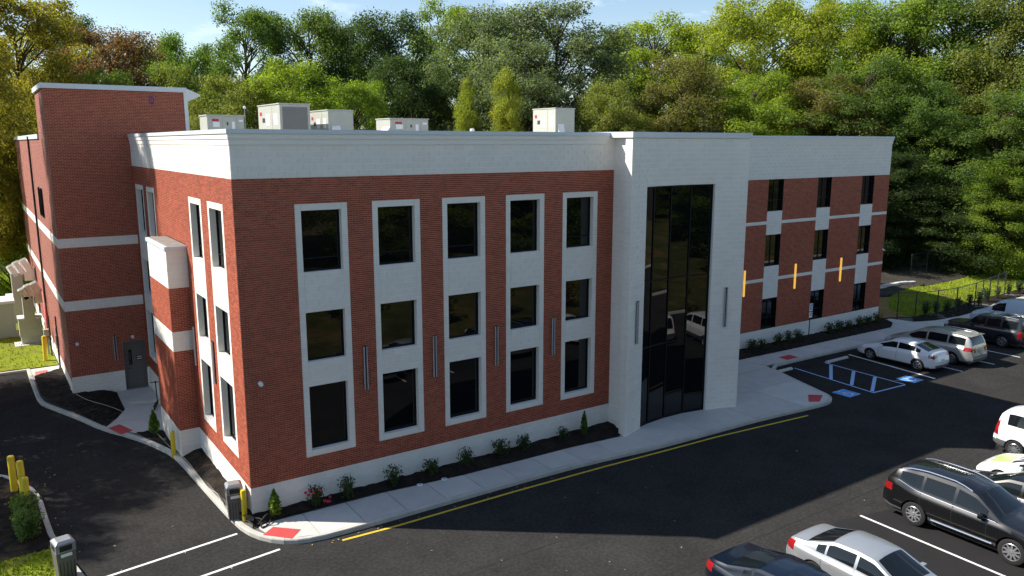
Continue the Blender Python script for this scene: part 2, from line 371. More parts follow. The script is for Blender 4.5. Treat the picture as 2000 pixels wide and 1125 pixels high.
building = thing('office_building', 'three-storey red brick office building with pale block bands and curved glass entrance bay', 'building')
BB, BAND, TOP = 1.2, 10.94, 12.40
FT, FB = 10.11, 1.82
FR = [(1.85,3.58),(4.45,6.21),(7.08,8.84),(9.74,11.49),(12.37,14.11)]
WZ = [(7.95,9.91),(5.02,6.65),(2.02,4.20)]
XT = 14.94; DEP = .25
def bay(w, l, r):
    op = [(l+.2, r-.2, a, b) for a, b in WZ]
    jam = .2
    w.zone((l, l+jam, FB+.2, FT-.2), [], 'block', vert=True); w.zone((r-jam, r, FB+.2, FT-.2), [], 'block', vert=True)
    for v0, v1 in ((6.65, 7.95), (4.20, 5.02)): w.zone((l+jam, r-jam, v0, v1), [], 'block', ou=.15)
    for v0 in (FB, FT-.2):
        w.quad(l, r, v0, v0+.2, 0, 'block_mortar')
        for a, b in ((l, l+jam), (l+jam, r-jam), (r-jam, r)): w.block.append((a+.003, b-.003, v0+.004, v0+.196, False, .2))
    for i, (u0, u1, v0, v1) in enumerate(op):
        w.opening(u0, u1, v0, v1, DEP, 'stucco')
        window(w, u0, u1, v0, v1, DEP, trans=((v0+.42,) if i == 0 else ()))
# front wall
fw_ = Wall('front_wall', lambda u, v, d: (u, -d, v), False, building)
fw_.zone((0, XT, 0, BB), [], 'block', ou=.1)
fw_.zone((0, XT, BB, BAND), [(a, b, FB, FT) for a, b in FR], 'brick')
fw_.zone((0, XT, BAND, 11.94), [], 'block')
for a, b in FR: bay(fw_, a, b)
# left wall
LF = [(1.19,3.12),(4.0,5.80),(12.13,13.90),(14.63,16.61)]
BY0, BY1, BX, BT = 6.72, 10.33, -.72, 8.30
lw = Wall('left_wall', lambda u, v, d: (-d, u, v), True, building, rz=-math.pi/2)
bh = (BY0, BY1, 0, BT)
lw.zone((0, 17.1, 0, BB), [bh], 'block', ou=.1)
lw.zone((0, 17.1, BB, BAND), [(a, b, FB, FT) for a, b in LF]+[bh], 'brick')
lw.zone((0, 17.1, BAND, 11.94), [], 'block')
for a, b in LF: bay(lw, a, b)
# service shaft on the left wall
for nm, M, fl, u0, u1, rz in (('shaft_front', lambda u, v, d: (u, BY0-d, v), False, BX, 0., 0.), ('shaft_side', lambda u, v, d: (BX-d, u, v), True, BY0, BY1, -math.pi/2)):
    sw = Wall(nm, M, fl, building, rz)
    for v0, v1, k in ((0, BB, 'block'), (BB, 4.30, 'brick'), (4.30, 5.05, 'block'), (5.05, 6.70, 'brick'), (6.70, 8.12, 'block')): sw.zone((u0, u1, v0, v1), [], k)
MB().box(BX-.06, .0, BY0-.06, BY1+.06, 8.12, 8.26).obj('shaft_coping', 'coping', building)
MB().box(BX+.05, .0, BY0+.04, BY1-.04, 8.26, 8.275).obj('shaft_roof', 'weathered_roof', building)
MB().box(BX, -.001, BY1-.02, BY1, 0, 8.12).obj('shaft_back', 'brick_mortar', building)
# right wing
WY, WX0, WX1 = 5.1, 21.0, 43.25
ww = Wall('right_wing_wall', lambda u, v, d: (u, WY-d, v), False, building)
WW = [(31.1,32.45),(35.68,37.03),(40.22,41.55)]; WWZ = [(8.14,9.96),(4.95,6.78),(1.22,3.03)]
wh = [(a, b, BB, 9.96) for a, b in WW]; bz = [(7.40,7.58),(4.08,4.27)]
ww.zone((26, WX1, 0, BB), [], 'block')
ww.zone((26, WX1, BB, 9.96), wh+[(26, WX1, a, b) for a, b in bz], 'brick')
ww.zone((26, WX1, 9.96, 11.94), [], 'block')
for a, b in bz:
    for q in rsubs((26, WX1, a, b), wh):
        ww.quad(q[0], q[1], a, b, 0, 'block_mortar'); n = max(1, int(round((q[1]-q[0])/.6)))
        for i in range(n): ww.block.append((q[0]+(q[1]-q[0])*i/n+.003, q[0]+(q[1]-q[0])*(i+1)/n-.003, a+.003, b-.003, False, .2))
for a, b in WW:
    for v0, v1 in ((6.78, 8.14), (3.03, 4.95)): ww.zone((a, b, v0, v1), [], 'block')
    for v0, v1 in WWZ:
        ww.opening(a, b, v0, v1, .20, 'window_metal'); window(ww, a, b, v0, v1, .20, mull=((a+b)/2,), trans=(v0+.62,))
wr = Wall('right_wing_end_wall', lambda u, v, d: (WX1+d, u, v), False, building); wr.quad(WY, 24, 0, TOP-.05, 0, 'stucco')
# stair tower
SY, SX0, SX1, ST = 17.1, -3.35, 2.65, 14.38
sw = Wall('stair_tower_wall', lambda u, v, d: (u, SY-d, v), False, building)
DR = (-1.09, -.10, .17, 2.54)
sw.zone((SX0, 0., .0, 1.15), [DR], 'block')
sb = [(4.31,4.77),(7.26,7.68)]
sw.zone((SX0, 0., 1.15, 12.3), [DR]+[(SX0, 0., a, b) for a, b in sb], 'brick'); sw.zone((SX0, SX1, 12.3, ST), [], 'brick')
for a, b in sb: sw.zone((SX0, 0., a, b), [], 'block')
sw.quad(0, SX1, 11.7, 12.3, 0, 'brick_mortar')
sw.opening(*DR, .12, 'window_metal')
ss = Wall('stair_tower_side_wall', lambda u, v, d: (SX0-d, u, v), True, building)
ss.quad(SY, 21.8, 0, ST, 0, 'brick_texture_side'); ss.quad(21.8, 45, 0, 12.2, 0, 'brick_texture_side')
for a, b in sb: MB().box(SX0-.02, SX0, SY+.012, 45, a, b).obj('band', 'stucco', building)
MB().box(SX0-.02, SX0, SY+.012, 45, 0, .9).obj('base_course', 'stucco', building)
# pair of narrow windows and downpipe on the far side wall
for y in (23.3, 24.6): window(ss, y, y+.7, 8.2, 9.7, -.03)
MB().tube([(SX0-.09, 28.7, .3), (SX0-.09, 28.7, 12.35)], .055).obj('downpipe', 'dark_metal', building)
MB().box(SX0-.08, SX1+.02, SY-.09, SY+.3, ST, 14.60).obj('coping', 'coping', building)
MB().box(SX0-.09, SX0+.3, SY+.3, 21.9, ST, 14.60).obj('coping', 'coping', building)
MB().add([(SX1-.12,SY-.03,12.3),(SX1+.05,SY-.03,12.3),(SX1+.05,SY-.03,ST),(SX1-.12,SY-.03,ST),(SX1-.12,SY+.2,12.3),(SX1+.05,SY+.2,12.3),(SX1+.05,SY+.2,ST),(SX1-.12,SY+.2,ST)], [(0,1,2,3),(1,5,6,2),(0,3,7,4),(4,7,6,5)]).obj('corner_trim', 'white_metal', building)
MB().add([(SX1+.05,SY-.02,13.95),(SX1+.05,SY-.02,14.56),(3.30,SY-.02,14.22),(3.30,SY-.02,14.30),(SX1+.05,21.8,13.95),(SX1+.05,21.8,14.56),(3.30,21.8,14.22),(3.30,21.8,14.30)], [(0,2,3,1),(4,5,7,6),(1,3,7,5),(0,4,6,2),(2,6,7,3)]).obj('eave', 'white_metal', building)
MB().box(SX0+.3, SX1, SY+.3, 21.8, 14.2, 14.35).obj('stair_roof', 'roofing', building)
MB().box(SX1-.02, SX1+.04, SY+.21, 21.8, 11.7, 14.2).obj('stair_tower_wall', 'stucco', building)
MB().box(SX0-.07, SX0+.3, 21.9, 45.05, 12.2, 12.43).obj('coping', 'coping', building)
MB().box(SX0, 10, 44.9, 45.0, 0, 12.2).obj('rear_wall', 'brick_texture_front', building)
# entrance bay: concave front
TXL, TXR, TY, SAG = 14.72, 21.50, -1.30, .70
TXC, THW = (TXL+TXR)/2, (TXR-TXL)/2
def arc(u): return TY+SAG*(1-((u-TXC)/THW)**2)
tw = Wall('entrance_bay_wall', lambda u, v, d: (u, arc(u)-d, v), False, building); tw.curved = True
GX0, GX1, GZ0, GZ1 = 15.93, 19.98, .15, 10.27
tw.zone((TXL, TXR, 0, 12.2), [(GX0, GX1, 0, GZ1)], 'block'); 
gd = .16
for u, s_ in ((GX0, 1), (GX1, -1)): tw.back.append(([(u,0,0),(u,GZ1,0),(u,GZ1,-gd),(u,0,-gd)], 'stucco'))
for i in range(4):
    a, b = GX0+(GX1-GX0)*i/4, GX0+(GX1-GX0)*(i+1)/4; tw.back.append(([(a,GZ1,0),(b,GZ1,0),(b,GZ1,-gd),(a,GZ1,-gd)], 'stucco'))
tl1 = Wall('entrance_bay_side', lambda u, v, d: (TXL-d, u, v), True, building, -math.pi/2); tl1.zone((TY, -.90, 0, 12.2), [], 'block')
tl2 = Wall('entrance_bay_side', lambda u, v, d: (XT-d, u, v), True, building, -math.pi/2); tl2.zone((-.90, 0., 0, 12.2), [], 'block')
tl3 = Wall('entrance_bay_side', lambda u, v, d: (TXR+d, u, v), False, building); tl3.zone((TY, WY, 0, 12.2), [], 'block')
MB().box(TXL, XT, -.905, -.90, 0, 12.2).obj('entrance_bay_return', 'stucco', building)
# curtain wall
us = [GX0+(GX1-GX0)*t for t in (0, .17, .44, .72, 1.)]; vz = [GZ0, 3.55, 6.35, GZ1]
cm = MB()
def cbar(a, b, c, e, t0=.0, t1=.06):
    P = []
    for d in (-gd+t0, -gd+t1):
        P += [(a, arc(a)-d, c), (b, arc(b)-d, c), (b, arc(b)-d, e), (a, arc(a)-d, e)]
    cm.add(P, [(0,3,2,1),(4,5,6,7),(0,1,5,4),(1,2,6,5),(2,3,7,6),(3,0,4,7)])
for i, u in enumerate(us):
    a, b = (u, u+.05) if i == 0 else ((u-.05, u) if i == 4 else (u-.025, u+.025)); cbar(a, b, GZ0, GZ1)
for i in range(4):
    a, b = us[i]+(.05 if i == 0 else .025), us[i+1]-(.05 if i == 3 else .025)
    for j, z in enumerate(vz): cbar(a, b, z if j == 0 else (z-.06 if j == 3 else z-.025), z+.08 if j == 0 else (z if j == 3 else z+.025))
curtain = cm.obj('curtain_wall', 'window_metal', building, fixn=True)
for i in range(4):
    a, b = us[i], us[i+1]
    for z0, z1 in zip(vz[:-1], vz[1:]):
        MB().add([(a,arc(a)+gd-.02,z0),(b,arc(b)+gd-.02,z0),(b,arc(b)+gd-.02,z1),(a,arc(a)+gd-.02,z1)], [(0,1,2,3)]).obj('pane', 'glass', curtain)
finish_walls()
# cornice strips and copings
def strip(name, z0, z1, pr, m, x0=0., x1=XT, y=0., left=True):
    ob = MB().box(x0-(pr if left else 0), x1, y-pr, y+.05, z0, z1).obj(name, m, building)
    if left: MB().box(-pr, .05, y+.05, 17.09, z0, z1).obj(name, m, building)
strip('cornice', 11.94, 12.115, .030, 'stucco'); strip('cornice', 12.115, 12.27, .055, 'stucco'); strip('coping', 12.27, TOP, .09, 'coping')
for z0, z1, pr, m in ((11.94, 12.115, .03, 'stucco'), (12.115, 12.27, .055, 'stucco'), (12.27, TOP, .09, 'coping')):
    MB().box(TXR+.12, WX1+pr, WY-pr, WY+.05, z0, z1).obj('coping' if m == 'coping' else 'cornice', m, building)
MB().box(WX1-.3, WX1+.09, WY+.05, 24, 12.27, TOP).obj('coping', 'coping', building)
cp = [(TXL-.07+(TXR-TXL+.14)*i/14) for i in range(15)]
MB().prism([(u, arc(min(max(u, TXL), TXR))-.07) for u in cp]+[(TXR+.07, WY+.3), (TXL-.07, WY+.3)], 12.2, 12.42).obj('coping', 'coping', building)
# roof deck and parapet backs
MB().prism([(.25,.25),(XT,.25),(XT,5.6),(43.0,5.6),(43.0,24),(10,24),(10,44.9),(-3.1,44.9),(-3.1,21.8),(.25,21.8)], 11.5, 11.7).obj('roof', 'roofing', building)
MB().box(.051, XT, .051, .25, 11.7, 12.27).obj('parapet', 'stucco', building); MB().box(.051, .25, .25, 17.09, 11.7, 12.27).obj('parapet', 'stucco', building)
MB().box(TXR+.12, WX1-.31, WY+.051, WY+.3, 11.7, 12.27).obj('parapet', 'stucco', building)
MB().box(10, 43.0, 23.9, 24.1, 0, 12.2).obj('rear_wall', 'brick_texture_front', building)
# service door
dr = MB().box(DR[0]+.05, DR[1]-.05, SY+.055, SY+.09, DR[2]+.01, DR[3]-.05).obj('door', 'door_paint', building)
fr = MB()
for a, b, c, e in ((DR[0], DR[0]+.05, DR[2], DR[3]), (DR[1]-.05, DR[1], DR[2], DR[3]), (DR[0]+.05, DR[1]-.05, DR[3]-.05, DR[3])): fr.box(a, b, SY-.02, SY+.11, c, e)
fr.obj('frame', 'door_paint', dr)
MB().box(-.88, -.72, SY+.045, SY+.054, 1.35, 2.15).obj('pane', 'glass', dr)
MB().box(-.52, -.25, SY+.047, SY+.054, 1.55, 1.78).obj('notice', 'label_dark', dr); MB().box(-.49, -.28, SY+.043, SY+.047, 1.70, 1.74).obj('notice_text', 'label_white', dr); MB().box(-.49, -.28, SY+.043, SY+.047, 1.60, 1.64).obj('notice_text', 'label_white', dr)
MB().tube([(-.93, SY+.0, 1.2), (-.93, SY+.05, 1.2)], .03).tube([(-.93, SY+.0, 1.2), (-.80, SY+.0, 1.2)], .015).obj('handle', 'dark_metal', dr)
MB().box(DR[0], DR[1], SY-.06, SY+.1, .152, .18).obj('threshold', 'grey_metal', dr)
# faded paint ring high on the stair tower
rg = MB(); n = 20
for k in range(n):
    t0, t1 = 2*math.pi*k/n, 2*math.pi*(k+1)/n
    rg.add([(1.08+math.cos(t)*r*.8, SY-.0125, 13.98+math.sin(t)*r*1.25) for t, r in ((t0,.10),(t1,.10),(t1,.155),(t0,.155))], [(0,1,2,3)])
rg.add([(1.06,SY-.0125,13.95),(1.10,SY-.0125,13.95),(1.10,SY-.0125,14.06),(1.06,SY-.0125,14.06)], [(0,1,2,3)])
rg.obj('painted_ring', 'graffiti', building)

# ------------------------------------------------------------------ ground, lot, pavements
def offset_line(P, d):
    out = []
    for i, p in enumerate(P):
        a = Vector(P[max(i-1,0)]); b = Vector(P[min(i+1,len(P)-1)]); t = (b-a).normalized(); out.append((p[0]-t.y*d, p[1]+t.x*d))
    return out
def struct(ob): ob['kind'] = 'structure'; return ob
struct(MB().add([(-900,-900,-.06),(900,-900,-.06),(900,900,-.06),(-900,900,-.06)], [(0,1,2,3)]).obj('ground', 'forest_floor'))
lot = struct(MB().add([(-60,-16.6,0),(90,-16.6,0),(90,24.2,0),(-60,24.2,0)], [(0,1,2,3)]).obj('asphalt_lot', 'asphalt'))
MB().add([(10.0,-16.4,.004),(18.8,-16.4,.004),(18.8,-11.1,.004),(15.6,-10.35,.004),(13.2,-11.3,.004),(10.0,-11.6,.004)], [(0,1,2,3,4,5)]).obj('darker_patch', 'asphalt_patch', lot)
KL = [(-4.9,24.2),(-4.86,20.4),(-4.79,17.56),(-4.45,16.5),(-3.55,14.2),(-2.82,11.94),(-1.95,10.3),(-1.25,8.4),(-1.0,7.4),(-.88,6.5),(-.72,3.4),(-.56,.74),(-.42,-.5),(-.05,-1.38),(.55,-2.0),(1.29,-2.24),(2.6,-2.30),(6.3,-2.30),(10.9,-2.34),(13.0,-2.50),(15.0,-2.72),(18,-2.82),(21.1,-2.90),(24.6,-3.22),(25.6,-3.26),(26.3,-3.02),(26.65,-2.55),(26.83,-2.0),(27.6,.3),(28.3,2.20),(31.2,2.20),(35,2.10),(38.5,2.02),(45.2,1.70),(50,2.0),(56,2.3),(64,2.6),(80,3.0)]
pave = struct(MB().prism(offset_line(KL, .06)+[(80,60),(-4.8,60)], -.03, .12).obj('pavement', 'concrete_base'))
def resample(P, step):
    out = [P[0]]; 
    for a, b in zip(P[:-1], P[1:]):
        L = math.hypot(b[0]-a[0], b[1]-a[1]); n = max(1, int(round(L/step)))
        out += [(a[0]+(b[0]-a[0])*i/n, a[1]+(b[1]-a[1])*i/n) for i in range(1, n+1)]
    return out
def chaikin(P):
    out = [P[0]]
    for a, b in zip(P[:-1], P[1:]): out += [(.75*a[0]+.25*b[0], .75*a[1]+.25*b[1]), (.25*a[0]+.75*b[0], .25*a[1]+.75*b[1])]
    return out+[P[-1]]
def kerbs(P, parent, side, width=.16, h=.15, piece=2.8):
    Q = resample(chaikin(P), .35); I = offset_line(Q, side*width); I2 = offset_line(Q, side*.02)
    acc = 0; s = 0
    for i in range(1, len(Q)):
        acc += math.hypot(Q[i][0]-Q[i-1][0], Q[i][1]-Q[i-1][1])
        if acc >= piece or i == len(Q)-1:
            V = []; F = []; n = i-s+1; g = .006
            for k in range(s, i+1):
                V += [(Q[k][0],Q[k][1],-.02),(Q[k][0],Q[k][1],h-.03),(I2[k][0],I2[k][1],h),(I[k][0],I[k][1],h),(I[k][0],I[k][1],-.02)]
            if acc >= piece and i < len(Q)-1:
                a = Vector(V[-5])-Vector(V[-10]); a = a.normalized()*g*2
                for q in range(5): V[-5+q] = tuple(Vector(V[-5+q])-a)
            for k in range(n-1):
                for q in range(4): F.append((k*5+q, (k+1)*5+q, (k+1)*5+q+1, k*5+q+1))
            F += [(0,1,2,3,4), tuple((n-1)*5+q for q in (4,3,2,1,0))]
            m = MB(); m.v = V; m.f = F; m.obj('kerb_stone', 'kerb', parent, fixn=True); s = i; acc = 0
kerbs(KL[:-1], pave, 1)
def slabs(poly, xc, yc, parent, z=.15, g=.013, m='concrete'):
    for x0, x1 in zip(xc[:-1], xc[1:]):
        for y0, y1 in zip(yc[:-1], yc[1:]):
            q = clip_poly(poly, x0+g, x1-g, y0+g, y1-g)
            if q: MB().prism(q, .10, z+random.uniform(-.002, .002)).obj('slab', m, parent)
KI = offset_line(KL, .168)
def xs(a, b, s):
    n = max(1, int(round((b-a)/s))); return [a+(b-a)*i/n for i in range(n+1)]
# front walk
front = [(-.02,-.62),(.3,-.46),(1.45,-.47),(4.4,-.52),(7.2,-.80),(12.3,-.92),(14.72,-1.12),(14.72,-2.54),(12.9,-2.33),(10.8,-2.165),(6.3,-2.13),(2.65,-2.13),(1.4,-2.08),(.68,-1.86),(.15,-1.35)]
slabs(front, [-.3,1.45]+xs(1.45, 14.72, 1.475)[1:], [-3,0], pave)
# entrance apron
ar = [(TXL+(TXR-TXL)*i/16, arc(TXL+(TXR-TXL)*i/16)+.12) for i in range(17)]
apron = [(14.72,-2.54)]+[(14.72,-1.2)]+ar[1:]+[(21.48,-1.2),(21.48,5.0),(27.9,3.9),(28.2,2.36),(28.15,2.25),(27.45,.35),(26.68,-1.95),(26.5,-2.5),(26.2,-2.86),(25.6,-3.09),(24.6,-3.05),(21.1,-2.73),(18,-2.65),(15,-2.55)]
slabs(apron, [14.72,17.9,21.0,24.1,29], [-3.4,-.15,2.1,6], pave)
# wing walk
wing = [(28.3,2.37),(31.2,2.37),(35,2.27),(38.5,2.19),(45.2,1.87),(50,2.17),(56,2.47),(64,2.77),(64,3.9),(56,3.6),(53,3.0),(49.5,2.85),(46.8,3.1),(45.2,3.7),(44.9,5.2),(43.4,5.2),(43.8,4.7),(43.6,4.2),(42.4,3.62),(37,3.72),(32,3.78),(27.9,3.9)]
slabs(wing, xs(27.9, 64.1, 1.55), [0,8], pave)
# service entrance walk on the left
walk = [(-1.52,17.08),(-.02,17.08),(-.02,10.36),(-.60,10.36),(-.95,10.45),(-1.75,10.55),(-2.66,11.95),(-2.1,12.9),(-1.62,14.0)]
slabs(walk, [-4,0], [10.3,12.35,14.2,15.7,17.2], pave)
slabs([(-4.70,21.6),(-3.6,22.3),(-3.38,23.9),(-4.72,23.9)], [-5,-3], [21,25], pave)
def ramp(poly, m, z=.1545):
    mb = MB(); mb.prism(poly, z-.004, z); c = np.mean(np.array(poly), 0); a, b, d = np.array(poly[0]), np.array(poly[1]), np.array(poly[3])
    ob = mb.obj('tactile_mat', m, pave); dm = MB(); nu = int(np.linalg.norm(b-a)/.09); nv = int(np.linalg.norm(d-a)/.09)
    P = [np.array(q) for q in poly]
    for i in range(nu):
        for j in range(nv):
            s, t = (i+.5)/nu, (j+.5)/nv; p = P[0]*(1-s)*(1-t)+P[1]*s*(1-t)+P[2]*s*t+P[3]*(1-s)*t
            dm.add([(p[0]-.02,p[1]-.02,z),(p[0]+.02,p[1]-.02,z),(p[0]+.02,p[1]+.02,z),(p[0]-.02,p[1]+.02,z),(p[0],p[1],z+.008)], [(0,1,4),(1,2,4),(2,3,4),(3,0,4)])
    tag(dm.obj('studs', m, ob), kind='stuff')
ramp([(.38,-.84),(1.05,-1.50),(.62,-1.92),(-.04,-1.18)], 'red_mat')
ramp([(-2.62,11.75),(-2.14,12.0),(-1.78,10.88),(-2.27,10.64)], 'red_mat')
ramp([(25.74,-2.05),(26.28,-2.48),(25.3,-3.0),(24.85,-2.72)], 'red_mat')
ramp([(30.15,3.05),(31.15,3.05),(31.15,2.42),(30.15,2.42)], 'red_mat')
ramp([(-4.6,22.2),(-4.05,22.45),(-3.98,23.3),(-4.56,23.2)], 'red_mat_faded')
# mulch beds
def bed(poly, zf, name='mulch_bed', m='mulch', step=.14, amp=.035):
    x0 = min(p[0] for p in poly); x1 = max(p[0] for p in poly); y0 = min(p[1] for p in poly); y1 = max(p[1] for p in poly)
    bm = bmesh.new(); vs_ = [bm.verts.new((p[0], p[1], 0)) for p in poly]; bm.faces.new(vs_)
    x = x0+step
    while x < x1: bmesh.ops.bisect_plane(bm, geom=bm.verts[:]+bm.edges[:]+bm.faces[:], plane_co=(x,0,0), plane_no=(1,0,0)); x += step
    y = y0+step
    while y < y1: bmesh.ops.bisect_plane(bm, geom=bm.verts[:]+bm.edges[:]+bm.faces[:], plane_co=(0,y,0), plane_no=(0,1,0)); y += step
    for v in bm.verts:
        v.co.z = zf(v.co.x, v.co.y)+(amp*(noise2(v.co.x, v.co.y, 2.3)+random.uniform(-.6, .6)) if amp else 0)
    bmesh.ops.triangulate(bm, faces=bm.faces[:]); bmesh.ops.recalc_face_normals(bm, faces=bm.faces[:])
    me = bpy.data.meshes.new(name); bm.to_mesh(me); bm.free(); me.materials.append(MATS[m])
    if me.polygons and me.polygons[0].normal.z < 0: me.flip_normals()
    return struct(link(name, me))
cl = lambda a, b, c: max(b, min(c, a))
FB_poly = [(-.2,-.6),(.3,-.45),(1.45,-.46),(4.4,-.51),(7.2,-.79),(12.3,-.91),(14.70,-1.11),(14.70,-.9),(14.93,-.88),(14.93,.0),(0,0),(-.02,-.2)]
bed(FB_poly, lambda x, y: .14+.20*cl((y+.65+.02*x)/.6, 0, 1)+.06*cl((x-11)/3, 0, 1))
KIn = offset_line(KL, .17)
def kin(i0, i1): return KIn[i0:i1+1]
bed([(-.01,-.2),(-.01,6.7),(-.74,6.7),(-.74,10.34),(-.95,10.43),(-1.72,10.53)]+kin(7, 12)+[(-.22,-.55)], lambda x, y: .145+.22*cl((x+.75+.03*(7-y if y < 7 else 0))/.6, 0, 1)*(1 if y < 6.8 else .3))
bed([(-1.55,17.06),(-1.64,14.0),(-2.12,12.9),(-2.68,11.95)]+kin(1, 4)[::-1]+[(-4.68,21.55),(-3.6,22.25),(-3.37,22.4),(-3.37,17.06)], lambda x, y: .145+.24*cl((y-13)/3.5, 0, 1)*cl((-1.6-x)/.6, 0, 1))
bed([(27.0,4.08),(27.9,3.91),(32,3.79),(37,3.73),(42.4,3.63),(43.55,4.2),(43.75,4.7),(43.35,5.18),(43.25,5.09),(27,5.09)], lambda x, y: .15+.14*cl((y-3.8)/.8, 0, 1))
bed([(45.25,3.72),(46.8,3.12),(49.5,2.87),(53,3.02),(56,3.62),(64,3.92),(64,5.3),(56,4.9),(53,4.6),(49,4.3),(46.5,4.5)], lambda x, y: .17+.05*math.sin(x))
# left island
IK = [(-14,12.2),(-9,11.0),(-6.57,8.98),(-5.71,7.08),(-5.45,5.91),(-5.4,3.85),(-5.32,2.19),(-4.98,.17),(-4.7,-1.6),(-5.0,-3.0),(-6.5,-4.0),(-14,-4.2)]
isl = struct(MB().prism(offset_line(IK, -.06)+[(-14,-4)], -.03, .10).obj('island', 'concrete_base')); kerbs(IK[:-1], isl, -1)
II = offset_line(IK, -.17)
bed([(-13.9,12.0),II[1],II[2],II[3],II[4],II[5],II[6],(-5.45,1.6),(-13.9,1.3)], lambda x, y: .15+.03*math.sin(x*2), step=.2)
lawn_parts = []
def grass_bed(poly, zf, n, step=.3, name='lawn', m='grass'):
    g = bed(poly, zf, name, m, step, .02); x0 = min(p[0] for p in poly); x1 = max(p[0] for p in poly); y0 = min(p[1] for p in poly); y1 = max(p[1] for p in poly)
    V = []; F = []
    while len(F) < n:
        x, y = random.uniform(x0, x1), random.uniform(y0, y1)
        if not in_poly(x, y, poly): continue
        z = zf(x, y); a = random.uniform(0, 6.28); h = random.uniform(.05, .13); wd = random.uniform(.012, .03); b = len(V)
        V += [(x-math.cos(a)*wd, y-math.sin(a)*wd, z), (x+math.cos(a)*wd, y+math.sin(a)*wd, z), (x+random.uniform(-.06,.06), y+random.uniform(-.06,.06), z+h)]; F.append((b, b+1, b+2))
    tag(link('grass', np_mesh('grass', V, F, 'blade', sides=3), g), kind='stuff')
grass_bed([(-13.9,1.25),(-5.42,1.55),II[7],II[8],(-5.2,-2.8),(-13.9,-3.9)], lambda x, y: .15, 9000)
grass_bed([(-20,24.3),(-4.95,24.2),(-4.6,24.0),(-3.42,24.0),(-3.42,45),(-3.42,62),(-20,62)], lambda x, y: .18+.03*math.sin(y*.4), 16000)
struct(MB().box(-20, -4.9, 24.0, 24.2, -.02, .13).obj('lawn_edging', 'kerb'))
def zr(x, y): return .16+.40*cl((y-4.2-.05*(x-50))/6, 0, 1)+.12*math.sin(x*.5)*cl((y-4)/3, 0, 1)
grass_bed([(46.3,4.6),(49,4.32),(53,4.62),(56,4.92),(64,5.32),(72,5.8),(72,9.5),(60,9.8),(55.5,9.6),(50.5,8.6),(47.6,6.9)], zr, 16000)
bed([(43.3,5.25),(45.0,5.1),(46.3,4.6),(47.6,6.9),(50.5,8.6),(49,9.6),(43.3,9.2)], zr, 'bare_ground', 'dry_grass', .4)
def zg(x, y): return zr(x, 9)+.07*max(0, y-8.6)
bed([(43.3,9.2),(49,9.6),(50.5,8.6),(55.5,9.6),(60,9.8),(72,9.5),(78,14.5),(70,18),(58,19.5),(43.3,19.5)], zg, 'gravel_bank', 'gravel', .7, .10)
rw = thing('retaining_wall', 'low pale stone edging wall along the gravel bank beyond the fence', 'wall', (0, 0, 0))
for i in range(14):
    x = 49.4+i*.62; MB().box(x, x+.6, 10.05+.05*i, 10.4+.05*i, zr(x, 9)-.1, zr(x, 9)+.28+random.uniform(-.04, .04)).obj('stone', 'concrete', rw, bevel=.02)
# ground behind the camera, seen in the glass
def zb_(x, y): return cl((-18.5-y)*.14, 0, 1.9)+.15*noise2(x, y, .3)*cl((-17.2-y), 0, 1)
bed([(-60,-16.7),(90,-16.7),(90,-90),(-60,-90)], zb_, 'embankment', 'brush', 2.0, .12)
struct(MB().box(-60, 90, -16.85, -16.6, -.02, .15).obj('kerb_line', 'kerb'))

# ------------------------------------------------------------------ painted markings
def strip_poly(P, wd, z, m, name, parent=lot):
    Q = offset_line(P, wd/2); S = offset_line(P, -wd/2); n = len(P); mb = MB()
    mb.v = [(p[0],p[1],z) for p in Q]+[(p[0],p[1],z) for p in S]; mb.f = [(i+n, i+1+n, i+1, i) for i in range(n-1)]
    return mb.obj(name, m, parent)
strip_poly(resample([(1.95,-2.60),(3.8,-2.70),(8.2,-2.72),(12.33,-2.84),(15,-2.98),(18.2,-3.12),(23.57,-3.62)], 1.), .10, .004, 'yellow_paint', 'yellow_line')
for a, b in (((-4.45,-.86),(-.60,-.36)), ((-2.4,-2.36),(.19,-2.06))): strip_poly([a, b], .10, .004, 'white_paint', 'white_line')
for x, y0, y1 in ((36.45,1.6,-3.95),(39.3,1.6,-4.25),(42.05,1.5,-4.35),(44.9,1.5,-4.4),(47.7,1.6,-4.4),(16.6,-10.58,-16.2),(13.8,-10.6,-16.2),(11.0,-10.6,-16.2),(19.4,-12.2,-16.2),(22.2,-12.2,-16.2),(25.0,-12.2,-16.2)): strip_poly([(x,y0),(x-.06,y1)], .10, .0085, 'white_paint', 'white_line')
strip_poly([(34.5,1.5),(33.88,-3.82)], .16, .004, 'white_paint', 'white_line')
strip_poly([(29.54,1.5),(29.05,-3.42)], .10, .004, 'blue_line', 'blue_line'); strip_poly([(31.83,1.25),(31.62,-3.5)], .10, .004, 'blue_line', 'blue_line'); strip_poly([(29.1,-3.38),(31.58,-3.54)], .10, .0045, 'blue_line', 'blue_line')
for a, b in (((31.7,.75),(29.35,-.85)), ((31.65,-.65),(29.3,-2.05)), ((31.6,-1.9),(29.2,-3.22))): strip_poly([a, b], .17, .0042, 'blue_line', 'blue_line')
